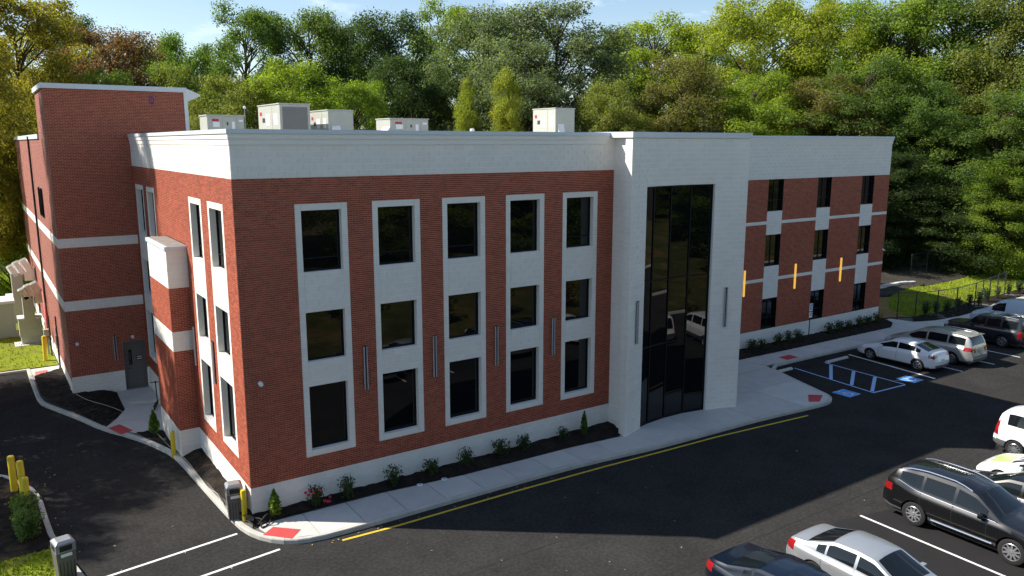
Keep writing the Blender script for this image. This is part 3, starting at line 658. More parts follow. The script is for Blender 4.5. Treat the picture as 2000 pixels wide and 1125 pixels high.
def access_symbol(cx, cy, s):
    b = MB().add([(cx-s,cy-s,.004),(cx+s,cy-s,.004),(cx+s,cy+s,.004),(cx-s,cy+s,.004)], [(0,1,2,3)]).obj('access_symbol', 'blue_paint', lot)
    f = MB(); z = .007
    def st(pts, wd):
        Q = offset_line(pts, wd/2); S = offset_line(pts, -wd/2); n = len(pts)
        f.add([(cx+p[0]*s, cy+p[1]*s, z) for p in Q]+[(cx+p[0]*s, cy+p[1]*s, z) for p in S], [(i+n, i+1+n, i+1, i) for i in range(n-1)])
    st([(-.12+.42*math.cos(t), -.25+.42*math.sin(t)) for t in [R(110+i*23) for i in range(11)]], .13)
    st([(-.15,.50),(-.08,-.05),(.30,-.05),(.45,-.60),(.62,-.55)], .14); st([(-.13,.25),(.25,.25)], .11)
    f.add([(cx+(-.17+.13*math.cos(R(30*i)))*s, cy+(.70+.13*math.sin(R(30*i)))*s, z) for i in range(12)], [tuple(range(12))])
    for a, q in (((-.93,-.93),(.93,-.93)), ((-.93,.93),(.93,.93))): st([a, q], .05)
    f.obj('figure', 'white_paint', b)
access_symbol(27.9, -2.68, .48); access_symbol(32.7, -3.15, .48)
strip_poly(resample([(-6,-6.3),(40,-6.6),(60,-6.7)], 3.), .035, .0026, 'asphalt_patch', 'paving_seam'); strip_poly(resample([(6.0,-9.6),(40,-9.9),(60,-10.)], 3.), .03, .0026, 'asphalt_patch', 'paving_seam')
strip_poly(resample([(-3.0,-1.8),(-3.2,9),(-4.0,20)], 3.), .03, .0026, 'asphalt_patch', 'paving_seam')
for i in range(16):
    x, y = (random.uniform(14.2,16.2), random.uniform(-15.5,-11.5)) if i < 7 else ((random.uniform(39.6,41.8), random.uniform(-3.6,1)) if i < 11 else (random.uniform(2,26), random.uniform(-9,-4)))
    r_ = random.uniform(.05,.17); MB().add([(x+r_*random.uniform(.6,1.2)*math.cos(R(36*k)), y+r_*random.uniform(.6,1.2)*math.sin(R(36*k)), .0062) for k in range(10)], [tuple(range(10))]).obj('oil_stain', 'asphalt_patch', lot)
# fallen leaves on the lot
V = []; F = []
for i in range(100):
    if i < 30: x, y = random.uniform(-5, 14), random.uniform(-9, 1)
    else: x, y = random.choice([(random.uniform(-5.2,-.9), random.uniform(-2,20)), (random.uniform(0,30), random.uniform(-14,-2.4)), (random.uniform(-5.3,-4.8), random.uniform(1,9)), (random.uniform(0,14), random.uniform(-2.7,-2.35))])
    a = random.uniform(0, 6.28); s = random.uniform(.025, .05); b = len(V); c_, s_ = math.cos(a)*s, math.sin(a)*s
    V += [(x+c_,y+s_,.012),(x-s_*.6,y+c_*.6,.03),(x-c_,y-s_,.012),(x+s_*.6,y-c_*.6,.025)]; F.append((b,b+1,b+2,b+3))
tag(link('fallen_leaves', np_mesh('fallen_leaves', V, F, 'fallen_leaf')), 'small tan leaves scattered on the asphalt', 'leaves', kind='stuff')

# ------------------------------------------------------------------ vehicles
def smooth_interp(pts, sm=.05):
    X = np.array([p[0] for p in pts]); Z = np.array([p[1] for p in pts])
    g = np.arange(X[0]-.5, X[-1]+.5, .01); z = np.interp(g, X, Z); k = np.exp(-.5*(np.arange(-30, 31)*.01/sm)**2); k /= k.sum()
    zs = np.convolve(np.pad(z, 30, mode='edge'), k, 'valid')
    return lambda x: float(np.interp(x, g, zs))
def wheel_meshes(key, r, wd, spokes, rimm='rim'):
    t = MB(); h = wd/2
    t.lathe([(r*.66,-h*.92),(r*.90,-h),(r*.985,-h*.82),(r,-h*.5),(r,h*.5),(r*.985,h*.82),(r*.90,h),(r*.66,h*.92),(r*.60,h*.4),(r*.60,-h*.4),(r*.66,-h*.92)], 28, axis='y')
    q = MB(); R0 = r*.665
    q.lathe([(R0,h*.90),(R0*.95,h*.97),(R0*.90,h*.80),(R0*.88,h*.25),(0.001,h*.25)], 28, axis='y')
    for k in range(spokes):
        a = 2*math.pi*k/spokes; ca, sa = math.cos(a), math.sin(a); P = []
        for rr, ww, y0 in ((R0*.16, R0*.13, h*.86), (R0*.94, R0*.085, h*.90)):
            for sgn in (-1, 1): P.append((rr*ca-sgn*ww*sa, y0, rr*sa+sgn*ww*ca))
        P += [(p[0], h*.35, p[2]) for p in P]
        q.add(P, [(0,1,3,2),(4,6,7,5),(0,2,6,4),(1,5,7,3),(2,3,7,6)])
    q.lathe([(R0*.22,h*.4),(R0*.22,h*.92),(R0*.12,h*.96),(.001,h*.96)], 12, axis='y')
    dk = MB().lathe([(R0*.89,h*.27),(.001,h*.27)], 20, axis='y')
    return t.mesh('wheel', 'tyre', True, fixn=True), q.mesh('rim', rimm, True, fixn=True), dk.mesh('brake_disc', 'dark_metal')
def car(name, label, cat, P, loc, rz, pm, group='parked cars'):
    L, W, wb, fo, r = P['L'], P['W'], P['wb'], P['fo'], P['r']
    root = thing(name, label, cat, loc, rz, group)
    top = smooth_interp(P['top'], P.get('sm', .055)); belt = smooth_interp(P['belt'], .12); sill = P.get('sill', .27)
    ra = r*1.16
    S = list(np.linspace(0, L, 66)); X1, X2 = fo, fo+wb
    for xw in (X1, X2): S += [xw+ra*math.cos(t) for t in np.linspace(0, math.pi, 17)]
    ends = [.012,.03,.06,.1,.15,.22,.30]; S += ends+[L-e for e in ends]
    doors = P['doors']
    for d in doors: S += [d-.006, d+.006]
    side = P['side']
    for a, b in side: S += [a, b]
    S += list(P['ws'])+list(P['rw'])
    S = sorted(S); S2 = [S[0]]
    crit = set([round(v, 4) for d in doors for v in (d-.006, d+.006)]+[round(v, 4) for q in side for v in q]+[round(v, 4) for v in list(P['ws'])+list(P['rw'])])
    for s in S[1:]:
        if s-S2[-1] > .008: S2.append(s)
        elif round(s, 4) in crit: S2[-1] = s
    S2[-1] = L; S = S2
    NL, NG, NT = 12, 6, 8
    bt = [0,.12,.30,.55,.76,.90,.965,1.]; by = [.90,.955,.985,.998,1.0,.985,.955,.912]
    rows = []
    for x in S:
        s = abs(2*x/L-1); d = min(x, L-x)
        hw = W/2*(1-.07*s**5)
        if d < .45: hw *= 1-.16*(1-d/.45)**2.2
        zt = top(x); zs = min(belt(x), zt-.03)
        zb = sill+.0+.06*max(0, (s-.86)/.14)
        zc = zb
        for xw in (X1, X2):
            if abs(x-xw) < ra: zc = max(zc, r+math.sqrt(max(0, ra*ra-(x-xw)**2))*1.0)
        zc = min(zc, zs-.04); col = []
        for i in range(NL+1):
            t = i/NL; z = max(zb+t*(zs-zb), zc); tt = (z-zb)/max(1e-4, zs-zb); col.append((hw*float(np.interp(tt, bt, by)), z))
        yb = col[-1][0]; gh = zt-zs; crown = .03+.035*cl(gh/.4, 0, 1); zr_ = max(zs+.004, zt-crown); yr = yb-.025-(zr_-zs)*P.get('tumble', .34)
        for i in range(1, NG+1):
            t = i/NG; bulge = .018*math.sin(math.pi*t)*cl(gh/.4, 0, 1); col.append((yb+(yr-yb)*t+bulge, zs+(zr_-zs)*t))
        for i in range(1, NT+1):
            y = yr*(1-i/NT); col.append((y, zr_+(zt-zr_)*(1-(y/yr)**2.4)))
        rows.append(col)
    NR = len(rows[0]); x0 = fo+wb/2
    parts = {}
    def put(key, quad): parts.setdefault(key, []).append(quad)
    ls, hs_ = P['tail'], P['head']
    def cls(xm, y, z, zone, k, sgn, zs_):
        sd = 'L' if sgn > 0 else 'R'
        if zone == 'green' and 0 < k < NG-1:
            for n, (a, b) in enumerate(side):
                if a <= xm <= b: return ('side_window', sd, n)
        if zone == 'top' and k > 0:
            if P['ws'][0] <= xm <= P['ws'][1]: return ('windshield', '', 0)
            if P['rw'][0] <= xm <= P['rw'][1] and k > 0: return ('rear_window', '', 0)
        if xm > L-ls[2] and ls[0] < z < ls[1] and y > ls[3]*W/2: return ('taillight', sd, 0)
        if xm < hs_[2] and hs_[0] < z < hs_[1] and y > hs_[3]*W/2: return ('headlight', sd, 0)
        if zone == 'low':
            if z < sill+P.get('trim', .07): return ('lower_trim', '', 0)
            for n, d_ in enumerate(doors):
                if abs(xm-d_) < .0062 and z > sill+.1: return ('door_gap', sd, n)
        if zone == 'cap_f' and P['grille'][0] < z < P['grille'][1] and y < P['grille'][2]*W/2: return ('grille', '', 0)
        if zone.startswith('cap') and z < sill+.14+P.get('trim', .07): return ('lower_trim', '', 0)
        if 'hoodreflect' in P and zone == 'top' and P['hoodreflect'][0] < xm < P['hoodreflect'][1] and k > 1: return ('hood_panel', '', 0)
        return ('body', '', 0)
    for i in range(len(S)-1):
        xm = (S[i]+S[i+1])/2
        for j in range(NR-1):
            zone, k = ('low', j) if j < NL else (('green', j-NL) if j < NL+NG else ('top', j-NL-NG))
            A, B, C_, D = rows[i][j], rows[i+1][j], rows[i+1][j+1], rows[i][j+1]
            y = (A[0]+B[0]+C_[0]+D[0])/4; z = (A[1]+B[1]+C_[1]+D[1])/4
            for sgn in (1, -1):
                q = [(x0-S[i], sgn*A[0], A[1]), (x0-S[i+1], sgn*B[0], B[1]), (x0-S[i+1], sgn*C_[0], C_[1]), (x0-S[i], sgn*D[0], D[1])]
                put(cls(xm, y, z, zone, k, sgn, 0), q if sgn < 0 else q[::-1])
    NC = 12
    for which, i, xe in (('cap_f', 0, 0.), ('cap_r', len(S)-1, L)):
        col = rows[i]
        for j in range(NR-2):
            for n in range(NC):
                Q = []
                for jj, nn in ((j, n), (j, n+1), (j+1, n+1), (j+1, n)):
                    y = col[jj][0]*(1-2*nn/NC); b = .07*(1-(1-2*nn/NC)**2); Q.append((x0-xe+(b if which == 'cap_f' else -b), y, col[jj][1]))
                y = abs(sum(q[1] for q in Q))/4; z = sum(q[2] for q in Q)/4
                put(cls(xe, y, z, which, j, 1 if Q[0][1]+Q[1][1] > 0 else -1, 0), Q if which == 'cap_f' else Q[::-1])
    mats_ = {'body': pm, 'side_window': 'car_glass', 'windshield': 'car_glass', 'rear_window': 'car_glass', 'taillight': 'tail_lens', 'headlight': 'head_lens', 'lower_trim': P.get('trim_mat', 'plastic_grey'), 'door_gap': 'rubber', 'grille': 'rubber', 'hood_panel': 'lime_reflection'}
    order = sorted(parts, key=lambda t: t[0] != 'body')
    for key in order:
        idx = {}; V = []; F = []
        for q in parts[key]:
            f = []
            for p in q:
                kk = (round(p[0], 4), round(p[1], 4), round(p[2], 4))
                if kk not in idx: idx[kk] = len(V); V.append(p)
                if idx[kk] not in f: f.append(idx[kk])
            if len(f) >= 3: F.append(tuple(f))
        m = MB(); m.v = V; m.f = F; me = m.mesh(key[0], mats_[key[0]]); bm = bmesh.new(); bm.from_mesh(me); bmesh.ops.recalc_face_normals(bm, faces=bm.faces); bm.to_mesh(me); bm.free()
        me.polygons.foreach_set('use_smooth', np.ones(len(me.polygons), bool)); me.set_sharp_from_angle(angle=R(34)); link(key[0], me, root)
    MB().box(x0-L+.15, x0-.15, -W*.40, W*.40, .20, min(P['belt'][0][1], .62)).obj('underbody', 'rubber', root)
    # cabin floor darkness is given by the tinted panes; wheels
    tm, rm, dm = wheel_meshes(name, r, .22, P.get('spokes', 10), P.get('rimm', 'rim'))
    for xw in (X1, X2):
        for sgn in (1, -1):
            wl = link('wheel', tm, root, (x0-xw, sgn*(W/2*.985-.115), r)); wl.rotation_euler = (0, random.uniform(0, 1), 0 if sgn > 0 else math.pi)
            link('rim', rm, wl); link('brake_disc', dm, wl)
    mx = P['side'][0][0]+.12; zm = belt(mx)+.07
    for sgn in (1, -1):
        mm = MB(); yv = W/2*.93
        mm.box(-.07, .07, 0, .20, -.06, .08); m_ = mm.obj('mirror', P.get('mirror', pm), root, True, bevel=.035, loc=(x0-mx, sgn*yv if sgn > 0 else -yv-.20, zm))
    hz = smooth_interp(P['belt'], .12)
    for d_ in P['handles']:
        for sgn in (1, -1):
            MB().box(-.10, .10, -.018, .018, -.016, .016).obj('door_handle', P.get('handle_mat', pm), root, True, bevel=.008, loc=(x0-d_, sgn*(W/2*.982), hz(d_)-.13))
    MB().box(x0-L-.012-.0, x0-L+.05, -.16, .16, P['plate'], P['plate']+.15).obj('licence_plate', 'plate', root)
    if P.get('rails'):
        for sgn in (1, -1):
            a, b = P['rails']; pts = []
            for t in np.linspace(0, 1, 9):
                x = a+(b-a)*t; i = int(np.argmin([abs(v-x) for v in S])); yy, zz = rows[i][NL+NG]; pts.append((x0-x, sgn*(yy-.02), zz+.015+.05*math.sin(math.pi*t)**.35))
            MB().tube(pts, .022, 8).obj('roof_rail', P.get('rail_mat', 'chrome'), root, True)
    if P.get('chrome'):
        for sgn in (1, -1):
            a, b = P['side'][0][0]-.25, P['side'][-1][1]+.05; pts = []
            for t in np.linspace(0, 1, 16):
                i = int(np.argmin([abs(v-(a+(b-a)*t)) for v in S])); yy, zz = rows[i][NL]; pts.append((x0-S[i], sgn*(yy+.004), zz+.012))
            MB().tube(pts, .013, 6).obj('window_trim', 'chrome', root, True)
            if name == 'black_suv': MB().tube([(x0-X1-ra-.1, sgn*W*.475, sill+.07), (x0-X2+ra+.1, sgn*W*.475, sill+.07)], .028, 8).obj('sill_strip', 'chrome', root, True)
    if P.get('bars'):
        for xb in P['bars']:
            i = int(np.argmin([abs(v-xb) for v in S])); yy, zz = rows[i][NL+NG]; MB().box(x0-xb-.03, x0-xb+.03, -yy-.02, yy+.02, zz+.09, zz+.125).obj('crossbar', 'chrome', root)
    if P.get('spoiler'):
        xa, za = P['spoiler']; MB().box(x0-xa-.16, x0-xa+.10, -W*.36, W*.36, za, za+.035).obj('spoiler', pm, root, True, bevel=.015)
    for k, v in (P.get('partlabel') or {}).items(): pass
    return root
SED = dict(L=4.63, W=1.78, wb=2.70, fo=.92, r=.33, top=[(0,.50),(.05,.66),(.3,.80),(1.15,.99),(2.02,1.42),(2.5,1.46),(3.15,1.43),(4.0,1.11),(4.45,1.07),(4.58,.95),(4.63,.55)], belt=[(0,.62),(1.0,.84),(2.5,.90),(4.6,.95)],
    ws=(1.22,1.98), rw=(3.25,3.98), side=[(1.45,2.42),(2.50,3.30),(3.36,3.62)], doors=[1.42,2.46,3.40], handles=[2.28,3.22], tail=(.74,.97,.36,.62), head=(.58,.80,.42,.5), grille=(.38,.58,.5), plate=.62, spokes=10, chrome=True, tumble=.40)
SUV = dict(L=5.0, W=1.96, wb=2.9, fo=.95, r=.385, sill=.34, top=[(0,.60),(.06,.86),(.3,1.0),(1.35,1.17),(2.15,1.68),(2.75,1.80),(3.7,1.80),(4.35,1.74),(4.62,1.66),(4.84,1.30),(4.95,1.10),(5.0,.60)], belt=[(0,.82),(1.2,1.06),(3,1.11),(3.9,1.15),(4.5,1.34),(4.9,1.30)],
    ws=(1.42,2.10), rw=(4.58,4.82), side=[(1.72,2.66),(2.75,3.66),(3.74,4.42)], doors=[1.68,2.70,3.70], handles=[2.5,3.52], tail=(.92,1.17,.36,.55), head=(.78,.98,.45,.5), grille=(.5,.85,.45), plate=.72, rails=(2.3,4.45), trim=.10, spokes=10, tumble=.40, chrome=True)
VANM = dict(L=5.08, W=1.98, wb=3.03, fo=.98, r=.345, sill=.27, top=[(0,.52),(.05,.74),(.35,.92),(1.05,1.10),(2.05,1.64),(2.8,1.75),(4.3,1.74),(4.75,1.68),(4.96,1.20),(5.05,.95),(5.08,.5)], belt=[(0,.70),(1.0,.98),(3,1.03),(5.0,1.10)],
    ws=(1.10,2.0), rw=(4.76,4.95), side=[(1.55,2.50),(2.60,3.65),(3.74,4.62)], doors=[1.50,2.55,3.70], handles=[2.36,2.78], tail=(.88,1.08,.50,.42), head=(.62,.85,.5,.5), grille=(.42,.62,.5), plate=.78, rails=(2.7,4.6), spokes=10, tumble=.26, spoiler=(4.72,1.66))
SUVO = dict(L=4.54, W=1.85, wb=2.65, fo=.88, r=.375, sill=.40, top=[(0,.70),(.04,.96),(.2,1.06),(1.3,1.14),(1.85,1.68),(2.2,1.76),(2.95,1.78),(3.1,1.84),(4.25,1.83),(4.42,1.70),(4.50,1.15),(4.54,.65)], belt=[(0,.88),(1.2,1.06),(4.5,1.10)],
    ws=(1.34,1.82), rw=(4.40,4.50), side=[(1.62,2.46),(2.55,3.30),(3.42,4.26)], doors=[1.58,2.50,3.36], handles=[2.32,3.18], tail=(.72,1.08,.22,.72), head=(.78,.98,.3,.5), grille=(.6,.95,.5), plate=.75, rails=(2.2,4.2), bars=(2.55,3.75), trim=.10, trim_mat='paint_darkgrey', spokes=6, tumble=.26)
HAT = dict(L=4.47, W=1.82, wb=2.70, fo=.88, r=.32, sill=.24, top=[(0,.46),(.05,.64),(.3,.78),(1.05,.98),(2.0,1.41),(2.5,1.45),(3.2,1.40),(4.05,1.13),(4.30,1.07),(4.42,.92),(4.47,.5)], belt=[(0,.62),(1.0,.84),(2.5,.92),(4.4,1.0)],
    ws=(1.10,1.96), rw=(3.30,4.02), side=[(1.40,2.36),(2.43,3.35),(3.41,3.66)], doors=[1.37,2.40,3.38], handles=[2.22,3.2], tail=(.80,.96,.34,.42), head=(.55,.74,.42,.5), grille=(.34,.56,.5), plate=.55, spokes=5, tumble=.36, trim=.04, rimm='grey_metal')
WAG = dict(L=4.82, W=1.84, wb=3.06, fo=.90, r=.335, sill=.30, top=[(0,.58),(.06,.82),(.5,1.04),(.95,1.18),(1.75,1.70),(2.4,1.83),(4.2,1.82),(4.60,1.70),(4.76,1.15),(4.82,.55)], belt=[(0,.78),(1.0,1.05),(3,1.08),(4.8,1.12)],
    ws=(1.0,1.7), rw=(4.60,4.77), side=[(1.35,2.20),(2.30,3.35),(3.42,4.32)], doors=[1.30,2.25,3.38], handles=[2.05,2.5], tail=(.74,1.30,.20,.72), head=(.72,.95,.4,.5), grille=(.45,.72,.5), plate=.62, trim=.26, spokes=10, tumble=.20)
VAN = dict(L=5.62, W=2.02, wb=3.43, fo=.96, r=.37, sill=.34, top=[(0,.70),(.06,1.0),(.5,1.20),(.95,1.32),(1.7,1.98),(2.3,2.10),(5.2,2.10),(5.48,2.0),(5.58,1.25),(5.62,.6)], belt=[(0,.9),(1.0,1.18),(5.6,1.22)],
    ws=(1.0,1.66), rw=(5.46,5.57), side=[(1.35,2.15)], doors=[1.3,2.25,3.6], handles=[2.05,2.45], tail=(.85,1.30,.18,.80), head=(.85,1.08,.4,.5), grille=(.5,.85,.5), plate=.7, trim=.12, spokes=8, tumble=.16)
UP, DN = math.pi/2, -math.pi/2
car('white_hatchback', 'small white hatchback parked beside the blue hatched access aisle', 'car', HAT, (35.38,-1.13,0), UP, 'paint_white')
car('silver_minivan', 'silver minivan with roof rails, its tail in the sun, beside the white hatchback', 'minivan', VANM, (38.2,-1.35,0), UP, 'paint_sand')
car('dark_suv', 'boxy dark grey SUV with roof crossbars parked by the pavement', 'suv', SUVO, (44.3,-1.35,0), UP, 'paint_darkgrey')
car('white_van', 'tall plain white cargo van, the blue of shade mixed into its paint, parked past the dark boxy SUV', 'van', VAN, (48.7,-1.3,0), UP, 'paint_van_shaded')
car('black_suv', 'glossy black SUV with chrome roof rails beside the painted bay line', 'suv', SUV, (18.3,-13.35,0), DN, 'paint_black')
car('silver_sedan', 'silver sedan between the black SUV and the navy sedan', 'car', dict(SED), (12.6,-13.56,0), DN, 'paint_silver')
car('navy_sedan', 'dark navy blue sedan at the bottom edge of the photo', 'car', dict(SED, L=4.9, W=1.86, wb=2.83, fo=.98, top=[(0,.5),(.05,.66),(.3,.80),(1.2,.99),(2.1,1.42),(2.6,1.46),(3.2,1.43),(4.15,1.12),(4.7,1.06),(4.85,.95),(4.9,.55)], rw=(3.3,4.12), tail=(.74,.95,.4,.5)), (9.83,-13.2,0), DN, 'paint_navy')
car('black_sedan', 'black sedan parked nose out behind the glossy black SUV', 'car', dict(SED, rimm='grey_metal'), (20.9,-13.6,0), UP, 'paint_black')
car('white_compact', 'white compact car with a lime green reflection painted on its bonnet', 'car', dict(HAT, hoodreflect=(.35,1.05)), (23.45,-13.45,0), UP, 'paint_white')
car('white_wagon', 'white passenger van with grey lower cladding and tall red tail lamps', 'van', WAG, (26.85,-12.6,0), DN, 'paint_white')

# ------------------------------------------------------------------ trees
LC = {'gold': (.178,.172,.030), 'rust': (.125,.076,.044), 'lime': (.138,.195,.028), 'yellow': (.178,.215,.032), 'green': (.086,.135,.032), 'dark': (.044,.074,.026), 'grey': (.100,.132,.078), 'olive': (.125,.152,.038), 'brown': (.122,.116,.038)}
def tree_proto(seed, H=20., Rc=5., cb=.25, nc=170, nl=390, ls=.172, shape='round'):
    rg = np.random.RandomState(seed); C_ = []; RR = []
    tries = 0
    while len(C_) < nc and tries < 20000:
        tries += 1
        t = rg.uniform(0, 1); 
        prof = (math.sin(math.pi*(.14+.78*t))**.55) if shape == 'round' else (1-t)**.55*min(1, t*5+.35)
        a = rg.uniform(0, 2*math.pi); lob = 1+.22*math.sin(2*a+seed+t*3)+.20*math.sin(5*a+seed*1.7+t*9)
        rr = Rc*prof*lob*math.sqrt(rg.uniform(.22, 1.0)); z = H*(cb+(1-cb)*t)-.9
        p = np.array([rr*math.cos(a), rr*math.sin(a), z]); cr = Rc*rg.uniform(.15, .30)*(1.1-.30*t)
        if all(np.linalg.norm((p-q)*np.array([1,1,1.15])) > .36*(cr+r2) for q, r2 in zip(C_, RR)): C_.append(p); RR.append(cr)
    V = []
    for p, cr in zip(C_, RR):
        n = int(nl*(cr/(Rc*.2))**1.6)
        d = rg.normal(size=(n, 3)); d /= np.linalg.norm(d, axis=1)[:, None]
        rad = cr*(rg.uniform(0, 1, n)**.45)*rg.uniform(.75, 1.25, n)
        pos = p+d*rad[:, None]*np.array([1.15, 1.15, .80])
        nrm = d*.8+np.array([0, 0, .55])+rg.normal(size=(n, 3))*.75; nrm /= np.linalg.norm(nrm, axis=1)[:, None]
        t1 = np.cross(nrm, rg.normal(size=(n, 3))); t1 /= np.linalg.norm(t1, axis=1)[:, None]+1e-9; t2 = np.cross(nrm, t1)
        s = ls*rg.uniform(.55, 1.25, n)[:, None]
        V.append(np.stack([pos-t1*s*.55, pos+t2*s*.36+nrm*s*.10, pos+t1*s*.60-nrm*s*.08, pos-t2*s*.36+nrm*s*.10], 1))
    V = np.concatenate(V).reshape(-1, 3); F = np.arange(len(V)).reshape(-1, 4)
    crown = np_mesh('crown', V, F, 'leaves')
    tb = MB(); pts = [(0,0,-.3)]; x = y = 0
    for i in range(1, 9):
        x += rg.uniform(-.18, .18); y += rg.uniform(-.18, .18); pts.append((x, y, H*.88*i/8))
    tb.tube(pts, [.34*(H/20)*(1-.105*i) for i in range(9)], 9)
    order = np.argsort([q[2] for q in C_])
    for k in order[::2]:
        q = C_[k]; h = max(H*cb*.6, q[2]-np.hypot(q[0], q[1])*.75-.5); i = min(7, int(h/(H*.88/8))); f_ = h/(H*.88/8)-i; b0 = Vector(pts[i]).lerp(Vector(pts[i+1]), min(1, max(0, f_)))
        mid = b0.lerp(Vector(q), .5)+Vector((rg.uniform(-.3,.3), rg.uniform(-.3,.3), .35)); r0 = .13*(H/20)*(1-.6*h/H)
        tb.tube([b0, mid, Vector(q)], [r0, r0*.6, r0*.18], 6, False)
    return tb.mesh('trunk', 'bark', True), crown, H, Rc
PROT = [tree_proto(11), tree_proto(23, nc=150, nl=440), tree_proto(37, cb=.18, nc=185), tree_proto(5, shape='cone', cb=.10, nc=130), tree_proto(71, cb=.06, nc=200, nl=380)]
def tree(name, label, x, y, h, r, cn, proto, group, z=0., rot=None, jit=.12):
    tm, cm_, H, Rc = PROT[proto]; e = thing(name, label, 'tree', (x, y, z), random.uniform(0, 6.28) if rot is None else rot, group)
    e.scale = (r/Rc, r/Rc*random.uniform(.92, 1.08), h/H)
    link('trunk', tm, e); c_ = link('crown', cm_, e); k = random.uniform(1-jit, 1+jit); c = LC[cn]; c_.color = (c[0]*k*random.uniform(.93,1.07), c[1]*k, c[2]*k, 1)
    return e
TREES = [
(-1.6,59.7,25.5,6.1,'gold',1,'golden yellow tree at the far left of the photo, tallest there'), (-5.6,45.9,20.5,3.6,'gold',0,'gold and green tree cut by the left edge of the photo'), (4.0,80.3,26.8,5.1,'dark',2,'dark green treetop between the golden tree and the rust-red tree'),
(6.4,67.0,24.0,5.8,'rust',0,'rust-red tree rising behind the brick stair tower'), (-1.1,49.7,15.2,2.8,'gold',4,'small yellow tree beside the left end of the stair tower'), (-4.4,48.0,12.0,2.2,'lime',4,'low lime green tree behind the far side wall'), (4.8,59.1,19.0,4.7,'green',4,'green tree just above the stair tower coping'),
(13.1,82.1,24.5,4.4,'green',2,'distant green treetop right of the rust-red tree'), (16.2,77.4,25.0,5.4,'green',0,'mid green tree above the stair tower eave'), (11.6,62.0,20.1,4.2,'olive',4,'olive tree immediately right of the stair tower'), (20.8,67.9,27.5,6.1,'green',1,'tall green tree above the first two rooftop units'),
(28.4,69.6,28.1,6.1,'green',2,'tall green tree above the third rooftop unit'), (19.0,49.6,19.9,5.6,'lime',4,'broad light green tree behind the louvred rooftop unit'), (13.6,49.2,18.3,4.0,'olive',0,'olive green tree behind the leftmost rooftop unit'), (25.2,49.4,18.5,4.1,'lime',1,'light green tree between the second and third tall treetops'),
(35.5,64.5,27.7,6.8,'dark',2,'tall dark green tree above the low wide rooftop unit'), (36.3,77.2,28.0,4.8,'dark',0,'narrow dark treetop left of the tall dark green tree'), (49.0,73.2,31.2,7.5,'lime',1,'bright green treetop left of the grey-green trees'), (43.0,53.5,27.5,6.5,'grey',2,'left one of the large grey-green trees at the photo centre'),
(48.0,47.5,27.4,7.7,'grey',0,'right one of the large grey-green trees, widest crown at the photo centre'), (41.5,44.9,22.7,6.2,'grey',4,'lower grey-green tree in front of the two large ones'), (32.8,41.0,18.6,2.0,'yellow',3,'slim yellow-green sapling above the front parapet'), (34.8,37.3,19.5,2.9,'yellow',3,'pointed yellow-green tree left of the tall white rooftop unit'),
(32.8,52.4,21.4,4.8,'dark',4,'dark tree filling the gap behind the low wide rooftop unit'), (68.3,59.3,27.8,5.8,'dark',2,'dark treetop between the grey-green and yellow trees'), (66.3,50.2,27.9,7.6,'yellow',1,'yellow-green tree directly above the entrance bay'), (46.3,36.1,18.3,3.8,'olive',4,'low olive tree behind the tall white rooftop unit'),
(53.9,34.4,20.9,5.8,'brown',4,'brownish tree right behind the entrance bay coping'), (74.9,50.0,27.7,5.6,'lime',0,'light green treetop right of the gap in the sky'), (67.5,37.1,28.6,7.5,'yellow',2,'tall yellow-green tree behind the left half of the right wing'), (75.5,36.7,29.0,6.8,'yellow',1,'tall yellow tree behind the middle of the right wing'),
(58.8,28.8,19.4,5.7,'lime',4,'bright green tree just above the left part of the right wing'), (74.9,30.6,27.4,6.7,'yellow',0,'yellow-green tree above the right half of the right wing'), (64.4,24.7,18.9,5.9,'brown',4,'brown-tinged tree just above the right wing parapet'), (74.0,24.5,27.7,7.6,'lime',2,'tall lime green tree above the right end of the building'),
(66.4,21.7,20.6,5.5,'green',4,'green tree beside the right end of the building'), (76.8,19.2,27.9,7.8,'green',1,'tall green tree in the upper right of the photo'), (77.2,13.9,26.6,6.2,'olive',2,'olive tree in the top right corner of the photo'), (68.0,16.8,17.9,5.3,'green',4,'green tree behind the gravel bank'),
(70.5,11.3,16.7,5.5,'green',4,'green tree behind the lawn, nearer the right edge'), (63.3,17.5,11.5,4.5,'dark',4,'low dark tree right of the building end wall'), (68.4,12.8,8.9,5.0,'dark',4,'low dark tree standing over the lawn'), (68.5,9.4,11.0,3.4,'lime',4,'bright leafy tree at the right edge above the fence'),
(74.5,6.8,21.1,6.0,'green',2,'tall green tree cut by the right edge of the photo'), (75.1,8.9,6.7,4.4,'dark',4,'low dark tree at the right edge behind the white van'),
(58.5,20.0,10.5,4.2,'dark',4,'dark understorey tree touching the end wall of the building'), (82,18,22,6.5,'dark',2,'dark tree deep in the wood at the right'), (84,9,20,6.5,'dark',4,'dark tree in the wood past the tall right-edge tree'), (80,27,24,6.5,'dark',4,'dark tree deep behind the lime green trees')]
for x, y, h, r, cn, p, lb in TREES: tree('broadleaf_tree', lb, x, y, h, r, cn, p, 'woodland trees behind the building')
# trees beyond the left edge whose shade falls on the drive and the side wall
for x, y, h, r, cn, p, lb in ((-13.0,17.5,17,3.4,'olive',0,'tree beside the drive shading the asphalt'), (-16.5,25.5,23,4.2,'olive',1,'tall tree by the lawn shading the side wall'), (-20.0,15.0,18,4.0,'gold',2,'yellow tree past the drive'), (-12.4,23.2,27,2.6,'olive',0,'tall thin tree near the lawn edge')): tree('broadleaf_tree', lb, x, y, h, r, cn, p, 'trees left of the drive')
